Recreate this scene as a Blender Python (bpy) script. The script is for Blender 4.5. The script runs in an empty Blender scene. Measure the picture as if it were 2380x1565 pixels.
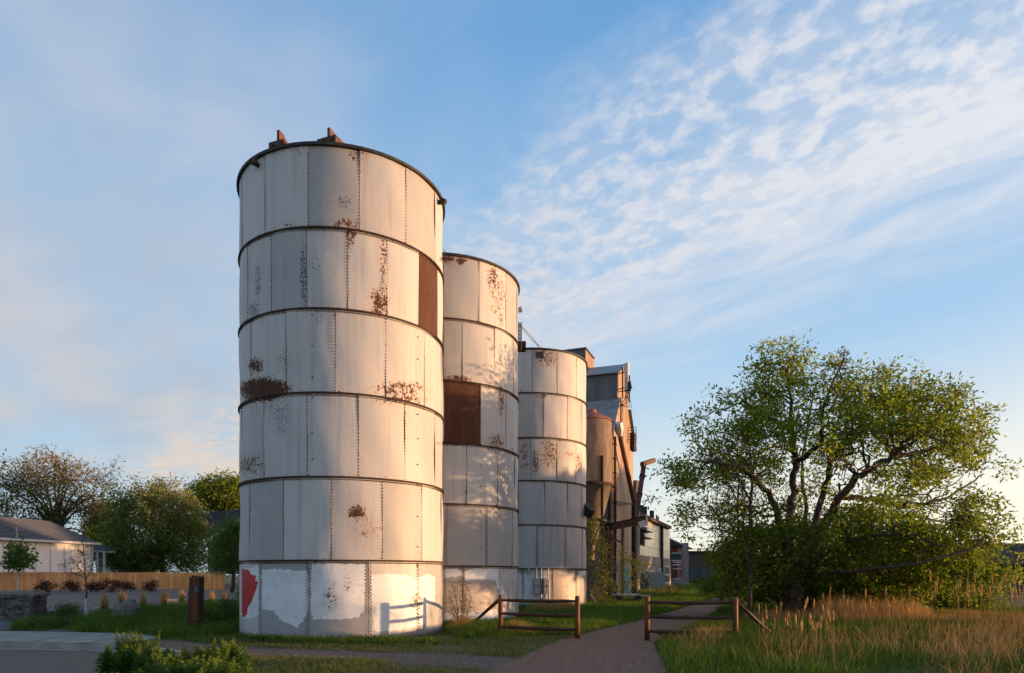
import bpy, math, random
import numpy as np
from mathutils import Vector
from mathutils.geometry import tessellate_polygon

R = math.radians
S = bpy.context.scene
COL = S.collection
rng = np.random.default_rng(7)
random.seed(7)

# ------------------------------------------------------------------ camera
EYE = 1.6                      # eye height, metres
FP, CX, HZ = 1587.0, 1190.0, 1335.0   # focal length, centre and horizon of a 2380 x 1565 print of the place
cam_d = bpy.data.cameras.new('camera'); cam = bpy.data.objects.new('camera', cam_d); COL.objects.link(cam)
cam.location = (0, 0, EYE); cam.rotation_euler = (R(90), 0, 0)
cam_d.sensor_width = 36; cam_d.lens = 24.0; cam_d.shift_y = (HZ - 782.5) / 2380
cam_d.clip_start = 0.1; cam_d.clip_end = 3000
S.camera = cam

# ------------------------------------------------------------------ light
SUN_EL, SUN_AZ = 2.0, 88.5     # degrees; azimuth clockwise from +Y (straight ahead)
sd = bpy.data.lights.new('sun', 'SUN'); sun = bpy.data.objects.new('sun', sd); COL.objects.link(sun)
sd.energy = 4.7; sd.angle = R(0.5); sd.color = (1.0, 0.55, 0.25)
sv = Vector((math.sin(R(SUN_AZ)) * math.cos(R(SUN_EL)), math.cos(R(SUN_AZ)) * math.cos(R(SUN_EL)), math.sin(R(SUN_EL))))
sun.rotation_euler = sv.to_track_quat('Z', 'Y').to_euler(); sun.location = (60, 20, 20)

vs = S.view_settings
vs.view_transform = 'Standard'; vs.look = 'None'; vs.gamma = 1; vs.use_curve_mapping = False
vs.exposure = 1.0

W = bpy.data.worlds.new('World'); S.world = W; W.use_nodes = True
nt = W.node_tree; nt.nodes.clear()


class NG:
    """tiny node-graph writer"""
    def __init__(s, tree): s.t = tree
    def n(s, typ, **kw):
        nd = s.t.nodes.new(typ)
        for k, v in kw.items(): setattr(nd, k, v)
        return nd
    def l(s, a, b): s.t.links.new(a, b)
    def put(s, sock, v):
        if hasattr(v, 'is_linked') or isinstance(v, bpy.types.NodeSocket): s.l(v, sock)
        else: sock.default_value = v
    def m(s, op, a, b=0.0, c=None, clamp=False):
        nd = s.n('ShaderNodeMath', operation=op, use_clamp=clamp)
        s.put(nd.inputs[0], a); s.put(nd.inputs[1], b)
        if c is not None: s.put(nd.inputs[2], c)
        return nd.outputs[0]
    def noise(s, vec, scale, detail=4, rough=0.5, dist=0.0):
        nd = s.n('ShaderNodeTexNoise'); nd.inputs['Scale'].default_value = scale
        nd.inputs['Detail'].default_value = detail; nd.inputs['Roughness'].default_value = rough
        nd.inputs['Distortion'].default_value = dist
        if vec is not None: s.l(vec, nd.inputs['Vector'])
        return nd.outputs['Fac']
    def ramp(s, f, lo, hi, a=0.0, b=1.0, smooth=True):
        nd = s.n('ShaderNodeMapRange'); nd.interpolation_type = 'SMOOTHSTEP' if smooth else 'LINEAR'
        s.put(nd.inputs[0], f)
        for i, v in enumerate((lo, hi, a, b)): s.put(nd.inputs[i + 1], v)
        return nd.outputs[0]
    def mix(s, f, a, b, mode='MIX'):
        nd = s.n('ShaderNodeMix', data_type='RGBA', blend_type=mode); nd.clamp_factor = True
        s.put(nd.inputs[0], f)
        for i, v in ((6, a), (7, b)):
            if isinstance(v, (tuple, list)): nd.inputs[i].default_value = (*v[:3], 1)
            else: s.l(v, nd.inputs[i])
        return nd.outputs[2]
    def scale(s, vec, sc, rot=(0, 0, 0)):
        nd = s.n('ShaderNodeMapping'); nd.inputs['Scale'].default_value = sc; nd.inputs['Rotation'].default_value = rot
        s.l(vec, nd.inputs['Vector']); return nd.outputs[0]
    def attr(s, name):
        nd = s.n('ShaderNodeAttribute', attribute_name=name); return nd.outputs['Fac']
    def objco(s): return s.n('ShaderNodeTexCoord').outputs['Object']
    def geo(s): return s.n('ShaderNodeNewGeometry').outputs['Position']


g = NG(nt)
sky = g.n('ShaderNodeTexSky', sky_type='NISHITA'); sky.sun_disc = False
sky.sun_elevation = R(SUN_EL); sky.sun_rotation = R(SUN_AZ)
sky.altitude = 1500; sky.air_density = 1.0; sky.dust_density = 0.6; sky.ozone_density = 2.0
tc = g.n('ShaderNodeTexCoord').outputs['Generated']
sp = g.n('ShaderNodeSeparateXYZ'); g.l(tc, sp.inputs[0])
dz = g.m('MAXIMUM', sp.outputs[2], 0.0)
dzs = g.m('ADD', dz, 0.15)
px = g.m('DIVIDE', sp.outputs[0], dzs); py = g.m('DIVIDE', sp.outputs[1], dzs)
q = g.m('ADD', g.m('MULTIPLY', px, .72), g.m('MULTIPLY', py, .69))       # across the cloud bands
r_ = g.m('ADD', g.m('MULTIPLY', px, .69), g.m('MULTIPLY', py, -.72))     # along the cloud bands
cv = g.n('ShaderNodeCombineXYZ'); g.l(q, cv.inputs[0]); g.l(r_, cv.inputs[1])
cv = cv.outputs[0]
# clear air: deep blue overhead, paler low down, creamy towards the sun, with the Nishita sky on top
sunw = g.ramp(sp.outputs[0], -.55, .75)
gr = g.n('ShaderNodeValToRGB'); g.l(dz, gr.inputs[0]); el = gr.color_ramp.elements
for i, (p_, c_) in enumerate(((0.0, (.44, .61, .70)), (.10, (.44, .65, .80)), (.28, (.38, .59, .82)), (.46, (.27, .49, .76)), (.62, (.15, .36, .67)), (1.0, (.11, .29, .58)))):
    e = el[i] if i < 2 else el.new(p_)
    e.position = p_; e.color = (*c_, 1)
glow_h = g.m('MULTIPLY', sunw, g.ramp(dz, .34, .0))
base = g.mix(g.m('MULTIPLY', glow_h, .95), gr.outputs[0], (1.15, 1.02, .78))
dt = g.n('ShaderNodeVectorMath', operation='DOT_PRODUCT'); g.l(tc, dt.inputs[0]); dt.inputs[1].default_value = tuple(sv)
aur = g.m('POWER', g.m('MAXIMUM', dt.outputs['Value'], 0.0), 9.0)
base = g.mix(1.0, base, g.mix(aur, (0, 0, 0), (4.0, 1.9, .85)), 'ADD')
nsk = g.mix(1.0, sky.outputs[0], (.035, .035, .035), 'MULTIPLY')
base = g.mix(1.0, base, nsk, 'ADD')
warp = g.noise(cv, 1.6, 4, .55)
warp2 = g.noise(cv, 5.0, 3, .5)
qw = g.m('ADD', q, g.m('ADD', g.m('MULTIPLY', g.m('SUBTRACT', warp, .5), .22), g.m('MULTIPLY', g.m('SUBTRACT', warp2, .5), .12)))
n_big = g.noise(g.scale(cv, (2.2, 1.1, 1)), 2.2, 5, .55, .3)
n_puff = g.noise(g.scale(cv, (1.2, .95, 1)), 18.0, 6, .5, .2)
n_fine = g.noise(g.scale(cv, (1.2, .9, 1)), 38.0, 5, .55, .2)
n_wisp = g.noise(g.scale(cv, (2.6, .8, 1)), 3.6, 7, .58, .5)
n_soft = g.noise(g.scale(cv, (1.0, .8, 1)), 2.6, 5, .5, .3)
band = g.m('MULTIPLY', g.ramp(qw, .80, .99), g.ramp(qw, 1.52, 1.24))
pf = g.m('ADD', g.m('ADD', g.m('MULTIPLY', n_puff, .72), g.m('MULTIPLY', n_fine, .24)), g.m('MULTIPLY', n_big, .16))
pd = g.m('MULTIPLY', band, g.m('ADD', g.m('MULTIPLY', g.ramp(pf, .48, .70), .58), g.m('MULTIPLY', g.ramp(n_big, .2, .65), .40)))
st = g.m('MULTIPLY', g.ramp(qw, 1.10, 1.40), g.ramp(qw, 1.98, 1.50))
sdn = g.m('MULTIPLY', st, g.m('ADD', g.m('MULTIPLY', g.ramp(n_wisp, .30, .66), .50), .26))
lf_ = g.m('MULTIPLY', g.ramp(px, .20, -.75), g.ramp(n_soft, .38, .70))
thin = g.m('MULTIPLY', g.ramp(n_wisp, .5, .85), .14)
cl = g.m('ADD', g.m('ADD', pd, sdn), g.m('ADD', g.m('MULTIPLY', lf_, .55), thin), clamp=True)
cl = g.m('MULTIPLY', cl, g.ramp(dz, .01, .14))
veil = g.m('MULTIPLY', g.m('MULTIPLY', g.ramp(px, .15, -1.1), g.ramp(dz, .03, .22)), g.m('ADD', g.m('MULTIPLY', g.ramp(n_big, .25, .7), .40), .46))
withv = g.mix(veil, base, (.47, .53, .63))
lowc = g.ramp(dz, .5, .12)
ccol = g.mix(sunw, g.mix(lowc, (.58, .62, .72), (.76, .66, .58)), (.83, .84, .88))
withc = g.mix(g.m('MULTIPLY', cl, .95), withv, ccol)
fin = g.mix(1.0, withc, (10, 10, 10), 'MULTIPLY')
bg = g.n('ShaderNodeBackground'); bg.inputs[1].default_value = 0.05; g.l(fin, bg.inputs[0])
wo = g.n('ShaderNodeOutputWorld'); g.l(bg.outputs[0], wo.inputs[0])


# ------------------------------------------------------------------ helpers
def at(x, y, Y):
    """the point that stands at depth Y behind print position (x, y)"""
    return Vector(((x - CX) / FP * Y, Y, EYE + (HZ - y) / FP * Y))
def gp(x, y, z=0.0):
    """the point of the plane z behind print position (x, y)"""
    Y = (EYE - z) * FP / (y - HZ); return Vector(((x - CX) / FP * Y, Y, z))


class MB:
    def __init__(s): s.v = []; s.f = []; s.a = {}
    def add(s, vs_, fs, **attrs):
        o = len(s.v)
        s.v.extend([tuple(v) for v in vs_]); s.f.extend([tuple(i + o for i in f) for f in fs])
        for k, val in attrs.items(): s.a.setdefault(k, []).extend(val if hasattr(val, '__len__') else [val] * len(vs_))
        return s
    def hexa(s, p):      # 8 points: bottom ring, top ring
        return s.add(p, [(3, 2, 1, 0), (4, 5, 6, 7), (0, 1, 5, 4), (1, 2, 6, 5), (2, 3, 7, 6), (3, 0, 4, 7)])
    def box(s, c, d, rz=0.0):
        cx, cy, cz = c; hx, hy, hz = d[0] / 2, d[1] / 2, d[2] / 2; ca, sa = math.cos(rz), math.sin(rz)
        P = []
        for z in (-hz, hz):
            for x, y in ((-hx, -hy), (hx, -hy), (hx, hy), (-hx, hy)):
                P.append((cx + x * ca - y * sa, cy + x * sa + y * ca, cz + z))
        return s.hexa(P)
    def beam(s, a, b, w, h, up=(0, 0, 1)):
        a, b = Vector(a), Vector(b); d = (b - a).normalized(); u = Vector(up)
        r = d.cross(u)
        if r.length < 1e-3: r = d.cross(Vector((1, 0, 0)))
        r.normalize(); t = r.cross(d).normalized()
        r *= w / 2; t *= h / 2
        return s.hexa([a - r - t, a + r - t, a + r + t, a - r + t, b - r - t, b + r - t, b + r + t, b - r + t])
    def tube(s, pts, rad, n=6, cap=True):
        pts = [Vector(p) for p in pts]
        if not hasattr(rad, '__len__'): rad = [rad] * len(pts)
        V, Fc = [], []; ref = Vector((0.12, 0.31, 0.94)) if abs((pts[-1] - pts[0]).normalized().z) < .9 else Vector((1, .1, 0))
        for i, p in enumerate(pts):
            d = (pts[min(i + 1, len(pts) - 1)] - pts[max(i - 1, 0)])
            d = d.normalized() if d.length > 1e-9 else Vector((0, 0, 1))
            u = d.cross(ref).normalized(); w = d.cross(u)
            for k in range(n):
                t = 2 * math.pi * k / n
                V.append(p + (u * math.cos(t) + w * math.sin(t)) * rad[i])
        for i in range(len(pts) - 1):
            for k in range(n):
                k2 = (k + 1) % n
                Fc.append((i * n + k, i * n + k2, (i + 1) * n + k2, (i + 1) * n + k))
        if cap: Fc.append(tuple(range(n - 1, -1, -1))); Fc.append(tuple((len(pts) - 1) * n + k for k in range(n)))
        return s.add(V, Fc)
    def prism(s, poly, ext):
        ext = Vector(ext); n = len(poly); A = [Vector(p) for p in poly]; B = [p + ext for p in A]
        return s.add(A + B, [tuple(range(n - 1, -1, -1)), tuple(range(n, 2 * n))] + [(i, (i + 1) % n, n + (i + 1) % n, n + i) for i in range(n)])
    def lathe(s, c, prof, n=24, a0=0, a1=2 * math.pi):
        full = abs(a1 - a0 - 2 * math.pi) < 1e-6; m = n if full else n + 1
        V = [(c[0] + r * math.cos(a0 + (a1 - a0) * k / n), c[1] + r * math.sin(a0 + (a1 - a0) * k / n), c[2] + z) for r, z in prof for k in range(m)]
        Fc = [(i * m + k, i * m + (k + 1) % m, (i + 1) * m + (k + 1) % m, (i + 1) * m + k) for i in range(len(prof) - 1) for k in range(n)]
        return s.add(V, Fc)
    def build(s, name, mat, parent=None, origin=None, smooth=False):
        return mesh_obj(name, np.array(s.v, dtype=np.float64).reshape(-1, 3), s.f, mat, parent, origin, smooth, s.a)


def mesh_obj(name, V, F, mat, parent=None, origin=None, smooth=False, attrs=None):
    me = bpy.data.meshes.new(name)
    off = np.array(parent_loc(parent) if parent is not None else (origin if origin is not None else (0, 0, 0)), dtype=np.float64)
    V = np.asarray(V, dtype=np.float64) - off
    if isinstance(F, dict):                # {verts-per-face: array}
        me.vertices.add(len(V)); me.vertices.foreach_set('co', V.astype(np.float32).ravel())
        loops = np.concatenate([a.ravel() for a in F.values()]); cnt = np.concatenate([np.full(len(a), k) for k, a in F.items()])
        me.loops.add(len(loops)); me.loops.foreach_set('vertex_index', loops.astype(np.int32))
        me.polygons.add(len(cnt)); st = np.concatenate([[0], np.cumsum(cnt)[:-1]])
        me.polygons.foreach_set('loop_start', st.astype(np.int32)); me.update(calc_edges=True)
    else:
        me.from_pydata(V.tolist(), [], F)
    for k, val in (attrs or {}).items():
        at_ = me.attributes.new(k, 'FLOAT', 'POINT'); at_.data.foreach_set('value', np.asarray(val, dtype=np.float32))
    if smooth: me.polygons.foreach_set('use_smooth', np.ones(len(me.polygons), dtype=bool))
    me.materials.append(mat); me.validate()
    o = bpy.data.objects.new(name, me); COL.objects.link(o)
    if parent is not None: o.parent = parent
    else: o.location = off
    return o


def parent_loc(p):
    l = Vector(p.location)
    while p.parent: p = p.parent; l += p.location
    return l
def tag(o, label=None, cat=None, group=None, kind=None):
    if label: o['label'] = label
    if cat: o['category'] = cat
    if group: o['group'] = group
    if kind: o['kind'] = kind
    return o
def thing(name, label, cat, loc, group=None):
    o = bpy.data.objects.new(name, None); COL.objects.link(o); o.location = loc; o.empty_display_size = .3
    return tag(o, label, cat, group)
def inpoly(P, x, y):
    x = np.asarray(x, float); y = np.asarray(y, float); ins = np.zeros(x.shape, bool); n = len(P)
    for i in range(n):
        x0, y0 = P[i][:2]; x1, y1 = P[(i + 1) % n][:2]
        if y0 == y1: continue
        c = ((y0 > y) != (y1 > y)) & (x < (x1 - x0) * (y - y0) / (y1 - y0) + x0); ins ^= c
    return ins
def edist(P, x, y):
    x = np.asarray(x, float); y = np.asarray(y, float); d = np.full(x.shape, 1e9); n = len(P)
    for i in range(n):
        ax, ay = P[i][:2]; bx, by = P[(i + 1) % n][:2]; vx, vy = bx - ax, by - ay; L = vx * vx + vy * vy + 1e-12
        t = np.clip(((x - ax) * vx + (y - ay) * vy) / L, 0, 1); d = np.minimum(d, np.hypot(x - ax - t * vx, y - ay - t * vy))
    return d
def sdf(P, x, y): return np.where(inpoly(P, x, y), 1, -1) * edist(P, x, y)


# ------------------------------------------------------------------ materials
MATS = {}
def mat(name, c1, c2=None, scale=3.0, rough=.7, bump=0.0, stretch=(1, 1, 1), detail=6, spec=.3, metal=0.0, bscale=None, lo=.35, hi=.65, c3=None, s3=25.0, t3=.62, vary=0.0):
    m = bpy.data.materials.new(name); m.use_nodes = True; t = m.node_tree; b = t.nodes['Principled BSDF']; G = NG(t)
    b.inputs['Roughness'].default_value = rough; b.inputs['Specular IOR Level'].default_value = spec; b.inputs['Metallic'].default_value = metal
    co = G.scale(G.geo(), stretch)
    f = G.noise(co, scale, detail, .6)
    col = G.mix(G.ramp(f, lo, hi), c1, c2 if c2 else c1)
    if c3: col = G.mix(G.ramp(G.noise(co, s3, 5, .65), t3, t3 + .08), col, c3)
    if vary:
        rnd = G.n('ShaderNodeObjectInfo').outputs['Random']; hv = G.n('ShaderNodeHueSaturation')
        G.l(G.ramp(rnd, 0, 1, 1 - vary, 1 + vary, False), hv.inputs['Value']); G.l(col, hv.inputs['Color']); col = hv.outputs[0]
    G.l(col, b.inputs['Base Color'])
    if bump:
        bp = G.n('ShaderNodeBump'); bp.inputs['Strength'].default_value = bump; bp.inputs['Distance'].default_value = .02
        G.l(G.noise(co, bscale or scale * 6, 6, .65), bp.inputs['Height']); G.l(bp.outputs[0], b.inputs['Normal'])
    MATS[name] = m; return m
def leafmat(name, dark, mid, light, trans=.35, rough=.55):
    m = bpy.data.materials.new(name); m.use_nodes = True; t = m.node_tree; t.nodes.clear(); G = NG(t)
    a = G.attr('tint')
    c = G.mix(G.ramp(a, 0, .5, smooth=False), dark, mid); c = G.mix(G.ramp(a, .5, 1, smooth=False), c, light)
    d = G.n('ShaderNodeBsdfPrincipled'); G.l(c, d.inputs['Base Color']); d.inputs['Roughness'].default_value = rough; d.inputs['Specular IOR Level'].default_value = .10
    tr = G.n('ShaderNodeBsdfTranslucent'); G.l(c, tr.inputs[0])
    mx = G.n('ShaderNodeMixShader'); mx.inputs[0].default_value = trans; G.l(d.outputs[0], mx.inputs[1]); G.l(tr.outputs[0], mx.inputs[2])
    o = G.n('ShaderNodeOutputMaterial'); G.l(mx.outputs[0], o.inputs[0]); MATS[name] = m; return m


def silo_mat():
    m = bpy.data.materials.new('weathered_white_steel'); m.use_nodes = True; t = m.node_tree; b = t.nodes['Principled BSDF']; G = NG(t)
    P = G.geo()
    fine = G.noise(P, 10.5, 9, .74); mid = G.noise(P, 2.2, 5, .6); speck = G.noise(P, 26, 5, .7)
    streak = G.noise(G.scale(P, (6, 6, .35)), 1.0, 6, .6)
    tone = G.attr('tone')
    col = G.mix(G.ramp(tone, 0, 1, smooth=False), (.27, .275, .283), (.45, .447, .445))
    col = G.mix(G.m('MULTIPLY', G.ramp(streak, .45, .75), .55), col, (.25, .24, .235))
    col = G.mix(G.m('MULTIPLY', G.ramp(mid, .5, .8), .30), col, (.46, .455, .45))
    wn = G.m('MULTIPLY', G.m('SUBTRACT', G.noise(P, 11, 4, .6), .5), .16)
    # fresh white and tan repaint (signed distance to the brushed edge, metres)
    wm = G.ramp(G.m('ADD', G.attr('white'), wn), -.006, .006)
    col = G.mix(wm, col, G.mix(G.ramp(mid, .3, .7), (.55, .575, .60), (.66, .68, .70)))
    col = G.mix(G.m('MULTIPLY', G.m('MULTIPLY', wm, G.ramp(G.noise(G.scale(P, (3, 3, 9)), 1.3, 6, .65), .50, .72)), .38), col, (.36, .36, .37))
    tm = G.ramp(G.m('ADD', G.attr('tan'), wn), -.006, .006)
    col = G.mix(tm, col, (.36, .315, .285))
    rm = G.ramp(G.m('ADD', G.attr('redp'), G.m('MULTIPLY', wn, .4)), -.005, .005)
    col = G.mix(rm, col, (.42, .012, .018))
    # soil splashed on the foot of the shell, dark chips, rust
    dirt = G.attr('dirt')
    dm = G.ramp(G.m('ADD', dirt, G.m('MULTIPLY', G.m('SUBTRACT', fine, .5), 1.5)), .42, .75)
    col = G.mix(G.m('MULTIPLY', dm, .8), col, (.14, .115, .10))
    rust = G.attr('rust')
    flake = G.noise(P, 21, 8, .7)
    rv = G.m('ADD', rust, G.m('MULTIPLY', G.m('SUBTRACT', G.m('ADD', G.m('MULTIPLY', fine, .70), G.m('MULTIPLY', flake, .30)), .5), 2.4))
    glow = G.ramp(rv, .25, .6)
    col = G.mix(G.m('MULTIPLY', glow, .35), col, (.42, .22, .10))
    dnz = G.noise(G.scale(P, (16, 16, .55)), 1.0, 6, .65)
    dmk = G.ramp(G.m('ADD', G.attr('drip'), G.m('MULTIPLY', G.m('SUBTRACT', dnz, .5), 1.9)), .45, .95)
    col = G.mix(G.m('MULTIPLY', dmk, .62), col, (.20, .105, .055))
    msk = G.ramp(rv, .52, .60)
    rc = G.mix(G.ramp(speck, .35, .7), (.028, .011, .008), (.10, .034, .016))
    rc = G.mix(G.m('MULTIPLY', G.ramp(dnz, .5, .72), .38), rc, (.19, .075, .035))
    col = G.mix(msk, col, rc)
    chip = G.attr('chip')
    cm = G.ramp(G.m('ADD', chip, G.m('MULTIPLY', G.m('SUBTRACT', speck, .5), 1.9)), .62, .68)
    col = G.mix(G.m('MULTIPLY', cm, .9), col, (.045, .045, .06))
    spk = G.ramp(G.noise(P, 19, 4, .6), .70, .73)
    col = G.mix(G.m('MULTIPLY', spk, .75), col, (.10, .055, .035))
    G.l(col, b.inputs['Base Color'])
    ro = G.mix(msk, (.5, .5, .5), (.85, .85, .85)); G.l(ro, b.inputs['Roughness']); b.inputs['Specular IOR Level'].default_value = .35
    bp = G.n('ShaderNodeBump'); bp.inputs['Strength'].default_value = .45; bp.inputs['Distance'].default_value = .02
    G.l(G.m('ADD', mid, G.m('MULTIPLY', fine, .35)), bp.inputs['Height']); G.l(bp.outputs[0], b.inputs['Normal'])
    return m


def glass(name, tint=(.03, .035, .04), rough=.04):
    m = bpy.data.materials.new(name); m.use_nodes = True; b = m.node_tree.nodes['Principled BSDF']
    b.inputs['Base Color'].default_value = (*tint, 1); b.inputs['Roughness'].default_value = rough; b.inputs['Specular IOR Level'].default_value = 1.0
    return m


M = dict(
    silo=silo_mat(),
    ring=mat('rusty_dark_steel', (.016, .011, .009), (.045, .022, .013), 6, .8, .3),
    rivet=mat('dark_rivet_steel', (.03, .022, .018), (.08, .055, .04), 9, .7),
    rustbeam=mat('brown_rusted_iron', (.055, .03, .024), (.12, .05, .032), 5, .8, .3),
    black=mat('black_iron', (.015, .014, .014), (.03, .027, .025), 6, .6),
    log=mat('stained_round_timber', (.15, .050, .018), (.07, .024, .010), 1.2, .6, .4, (9, 9, 1.2), c3=(.05, .02, .01), s3=3, t3=.6),
    rail=mat('stained_rail_timber', (.085, .033, .017), (.04, .017, .010), 1.0, .65, .4, (1.5, 9, 9), c3=(.05, .02, .01), s3=3, t3=.6),
    stump=mat('dark_brown_timber', (.13, .046, .02), (.045, .017, .009), 1.0, .75, .6, (10, 10, .7)),
    picket=mat('cedar_board', (.72, .34, .115), (.55, .24, .08), .9, .7, .2, (3, 3, .5), c3=(.26, .12, .05), s3=7, t3=.68, vary=.16),
    grav=mat('crushed_stone_trail', (.120, .066, .044), (.255, .148, .102), 9, .95, .8, detail=12, bscale=40, lo=.3, hi=.7, c3=(.33, .26, .23), s3=38, t3=.58),
    asph=mat('old_asphalt', (.065, .054, .047), (.165, .14, .12), 7, .95, .5, detail=8, bscale=60, c3=(.24, .23, .22), s3=45, t3=.66),
    road=mat('brown_asphalt_road', (.115, .085, .068), (.16, .12, .097), 12, .9, .4, detail=8, bscale=70, c3=(.19, .165, .15), s3=70, t3=.6),
    conc=mat('pale_concrete', (.29, .27, .24), (.21, .195, .175), 2.5, .85, .2, c3=(.17, .16, .15), s3=9, t3=.66),
    paint=mat('road_marking_paint', (.62, .61, .58), (.45, .44, .42), 8, .7),
    soil=mat('grassy_soil', (.045, .058, .022), (.10, .085, .05), 1.3, 1.0, .5, detail=8, bscale=18, c3=(.15, .13, .085), s3=2.5, t3=.6),
    pebble=mat('pinkish_gravel', (.135, .080, .056), (.275, .18, .13), 40, .9),
    mulch=mat('grey_gravel_mulch', (.11, .10, .09), (.20, .185, .17), 18, .95, .6, detail=7),
    stone=mat('grey_wall_stone', (.075, .066, .062), (.14, .125, .115), 5, .9, .5, vary=.45),
    boulder=mat('granite_boulder', (.19, .17, .15), (.10, .09, .085), 6, .9, .6, c3=(.30, .27, .24), s3=22, t3=.6),
    stucco=mat('white_stucco', (.70, .70, .68), (.62, .62, .61), 4, .85, .3),
    trim=mat('pale_grey_trim', (.52, .52, .51), (.45, .45, .45), 3, .7),
    shingle=mat('grey_asphalt_shingle', (.07, .08, .10), (.13, .14, .165), 9, .9, .5, detail=8),
    darkroof=mat('dark_shingle', (.022, .022, .028), (.042, .042, .048), 6, .85, .3),
    siding=mat('grey_lap_siding', (.22, .24, .28), (.28, .29, .33), 2, .8),
    wood_el=mat('sunlit_rusty_siding', (.21, .13, .072), (.31, .21, .135), .9, .55, .25, (3.5, 3.5, .22), c3=(.10, .048, .024), s3=3.2, t3=.55, vary=.22),  # orange of the sunlit faces put into the colour, with rust streaks
    darkwall=mat('dark_grey_metal_siding', (.075, .078, .085), (.12, .12, .125), .9, .6, .25, (3, 3, .3)),
    tin=mat('galvanised_roof_tin', (.16, .165, .175), (.24, .245, .25), 1.4, .45, .2, (2, 2, 1), c3=(.17, .11, .07), s3=2.4, t3=.6),
    galv=mat('galvanised_bin_steel', (.17, .125, .09), (.25, .19, .145), 1.5, .5, .2, (2, 2, .5), c3=(.2, .11, .06), s3=5, t3=.64),
    cone=mat('grey_hopper_steel', (.13, .11, .095), (.20, .165, .14), 1.5, .55, .2, (2, 2, .4)),
    redcap=mat('red_rust_cap', (.20, .06, .035), (.28, .10, .06), 4, .7),
    antenna=mat('white_fibreglass', (.50, .49, .47), (.42, .41, .40), 3, .5),
    teal=mat('teal_painted_door', (.03, .27, .27), (.045, .20, .21), 3, .5),
    panel=mat('champagne_metal_panel', (.50, .45, .30), (.58, .53, .36), 1.2, .30, .05, spec=.7, vary=.06),
    ledge=mat('stacked_ledgestone', (.12, .10, .095), (.40, .34, .31), 7, .95, .8, (1, 1, 2.4), detail=3, bscale=7, c3=(.055, .05, .05), s3=11, t3=.58),
    greystone=mat('speckled_grey_stone', (.13, .13, .135), (.42, .41, .40), 16, .95, .7, detail=4, bscale=14),
    slat=mat('charcoal_slat', (.075, .077, .085), (.055, .057, .065), 3, .7),
    frame=mat('dark_window_frame', (.03, .03, .035), None, 3, .5),
    wframe=mat('white_window_frame', (.6, .6, .6), None, 3, .5),
    redwall=mat('brick_red_siding', (.20, .045, .03), (.15, .035, .025), 3, .8),
    brownwall=mat('dark_brown_siding', (.06, .045, .04), (.085, .06, .05), 2, .8),
    deck=mat('weathered_deck_timber', (.20, .12, .075), (.14, .085, .055), 3, .8),
    bark=mat('brown_bark', (.085, .058, .042), (.045, .032, .026), 3, .95, .7, (3, 3, .8), bscale=14),
    palebark=mat('pale_young_bark', (.46, .44, .41), (.34, .32, .30), 4, .85, .3),
    twig=mat('grey_twig', (.12, .085, .065), (.075, .055, .042), 3, .9),
    box=mat('grey_cabinet_paint', (.24, .26, .29), (.30, .32, .35), 3, .5),
    pipe=mat('galvanised_conduit', (.42, .41, .40), (.33, .32, .31), 5, .45, metal=.3),
    wire=mat('black_cable', (.012, .012, .012), None, 3, .6),
    glass=glass('window_glass'), skyglass=glass('blue_window_glass', (.05, .09, .10)),
    lfA=leafmat('ash_leaf', (0.071, 0.127, 0.013), (0.156, 0.222, 0.020), (0.343, 0.363, 0.029), .55),
    lfB=leafmat('dull_olive_leaf', (0.076, 0.118, 0.025), (0.143, 0.194, 0.043), (0.302, 0.250, 0.083), .4),
    lfC=leafmat('fresh_green_leaf', (0.043, 0.101, 0.015), (0.082, 0.156, 0.023), (0.145, 0.221, 0.032), .4),
    lfS=leafmat('reddish_sunlit_leaf', (0.085, 0.111, 0.029), (0.169, 0.156, 0.058), (0.364, 0.195, 0.104), .4),  # reddish end paints low sun on the crown top
    lfV=leafmat('vine_leaf', (0.067, 0.112, 0.015), (0.126, 0.160, 0.026), (0.202, 0.224, 0.038), .4),
    lfR=leafmat('dark_red_leaf', (.022, .010, .009), (.045, .018, .014), (.07, .03, .02), .2),
    grass=leafmat('green_grass_blade', (0.056, 0.110, 0.013), (0.112, 0.188, 0.022), (0.213, 0.250, 0.045), .4),
    lawn=leafmat('worn_lawn_blade', (0.065, 0.100, 0.022), (0.131, 0.163, 0.038), (0.343, 0.269, 0.108), .3),
    dry=leafmat('dry_grass_blade', (.25, .135, .045), (.42, .245, .090), (.56, .39, .18), .3, .7),
    weed=leafmat('weed_leaf', (0.034, 0.081, 0.014), (0.078, 0.149, 0.023), (0.218, 0.247, 0.039), .35),
)

# ------------------------------------------------------------------ ground, road, paths
kerb = [(-60, 16.07), (-20, 16.07), (-12, 16.05), (-9.6, 15.75), (-8.2, 15.1), (-7.1, 14.2), (-6.3, 13.2), (-5.75, 12.2), (-5.4, 11.0), (-5.2, 9.5), (-5.1, 4), (-5.1, -30)]
def sheet(name, poly, z, m, kind='structure'):
    pts = [Vector((p[0], p[1], z)) for p in poly]
    tris = tessellate_polygon([pts])
    b = MB(); F = []
    for a, c, d in tris:
        nrm = (pts[c] - pts[a]).cross(pts[d] - pts[a]); F.append((a, c, d) if nrm.z > 0 else (a, d, c))
    b.add(pts, F); return tag(b.build(name, m), kind=kind)
ground_poly = kerb + [(400, -30), (700, 1200), (-700, 1200), (-700, 16.07)]
sheet('ground', ground_poly, 0, M['soil'])
road_poly = [(-700, 16.2), (-60, 16.2)] + [(x + .12, y + .12) for x, y in kerb[1:]] + [(-700, -30)]
sheet('road', road_poly, -.13, M['road'])
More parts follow.
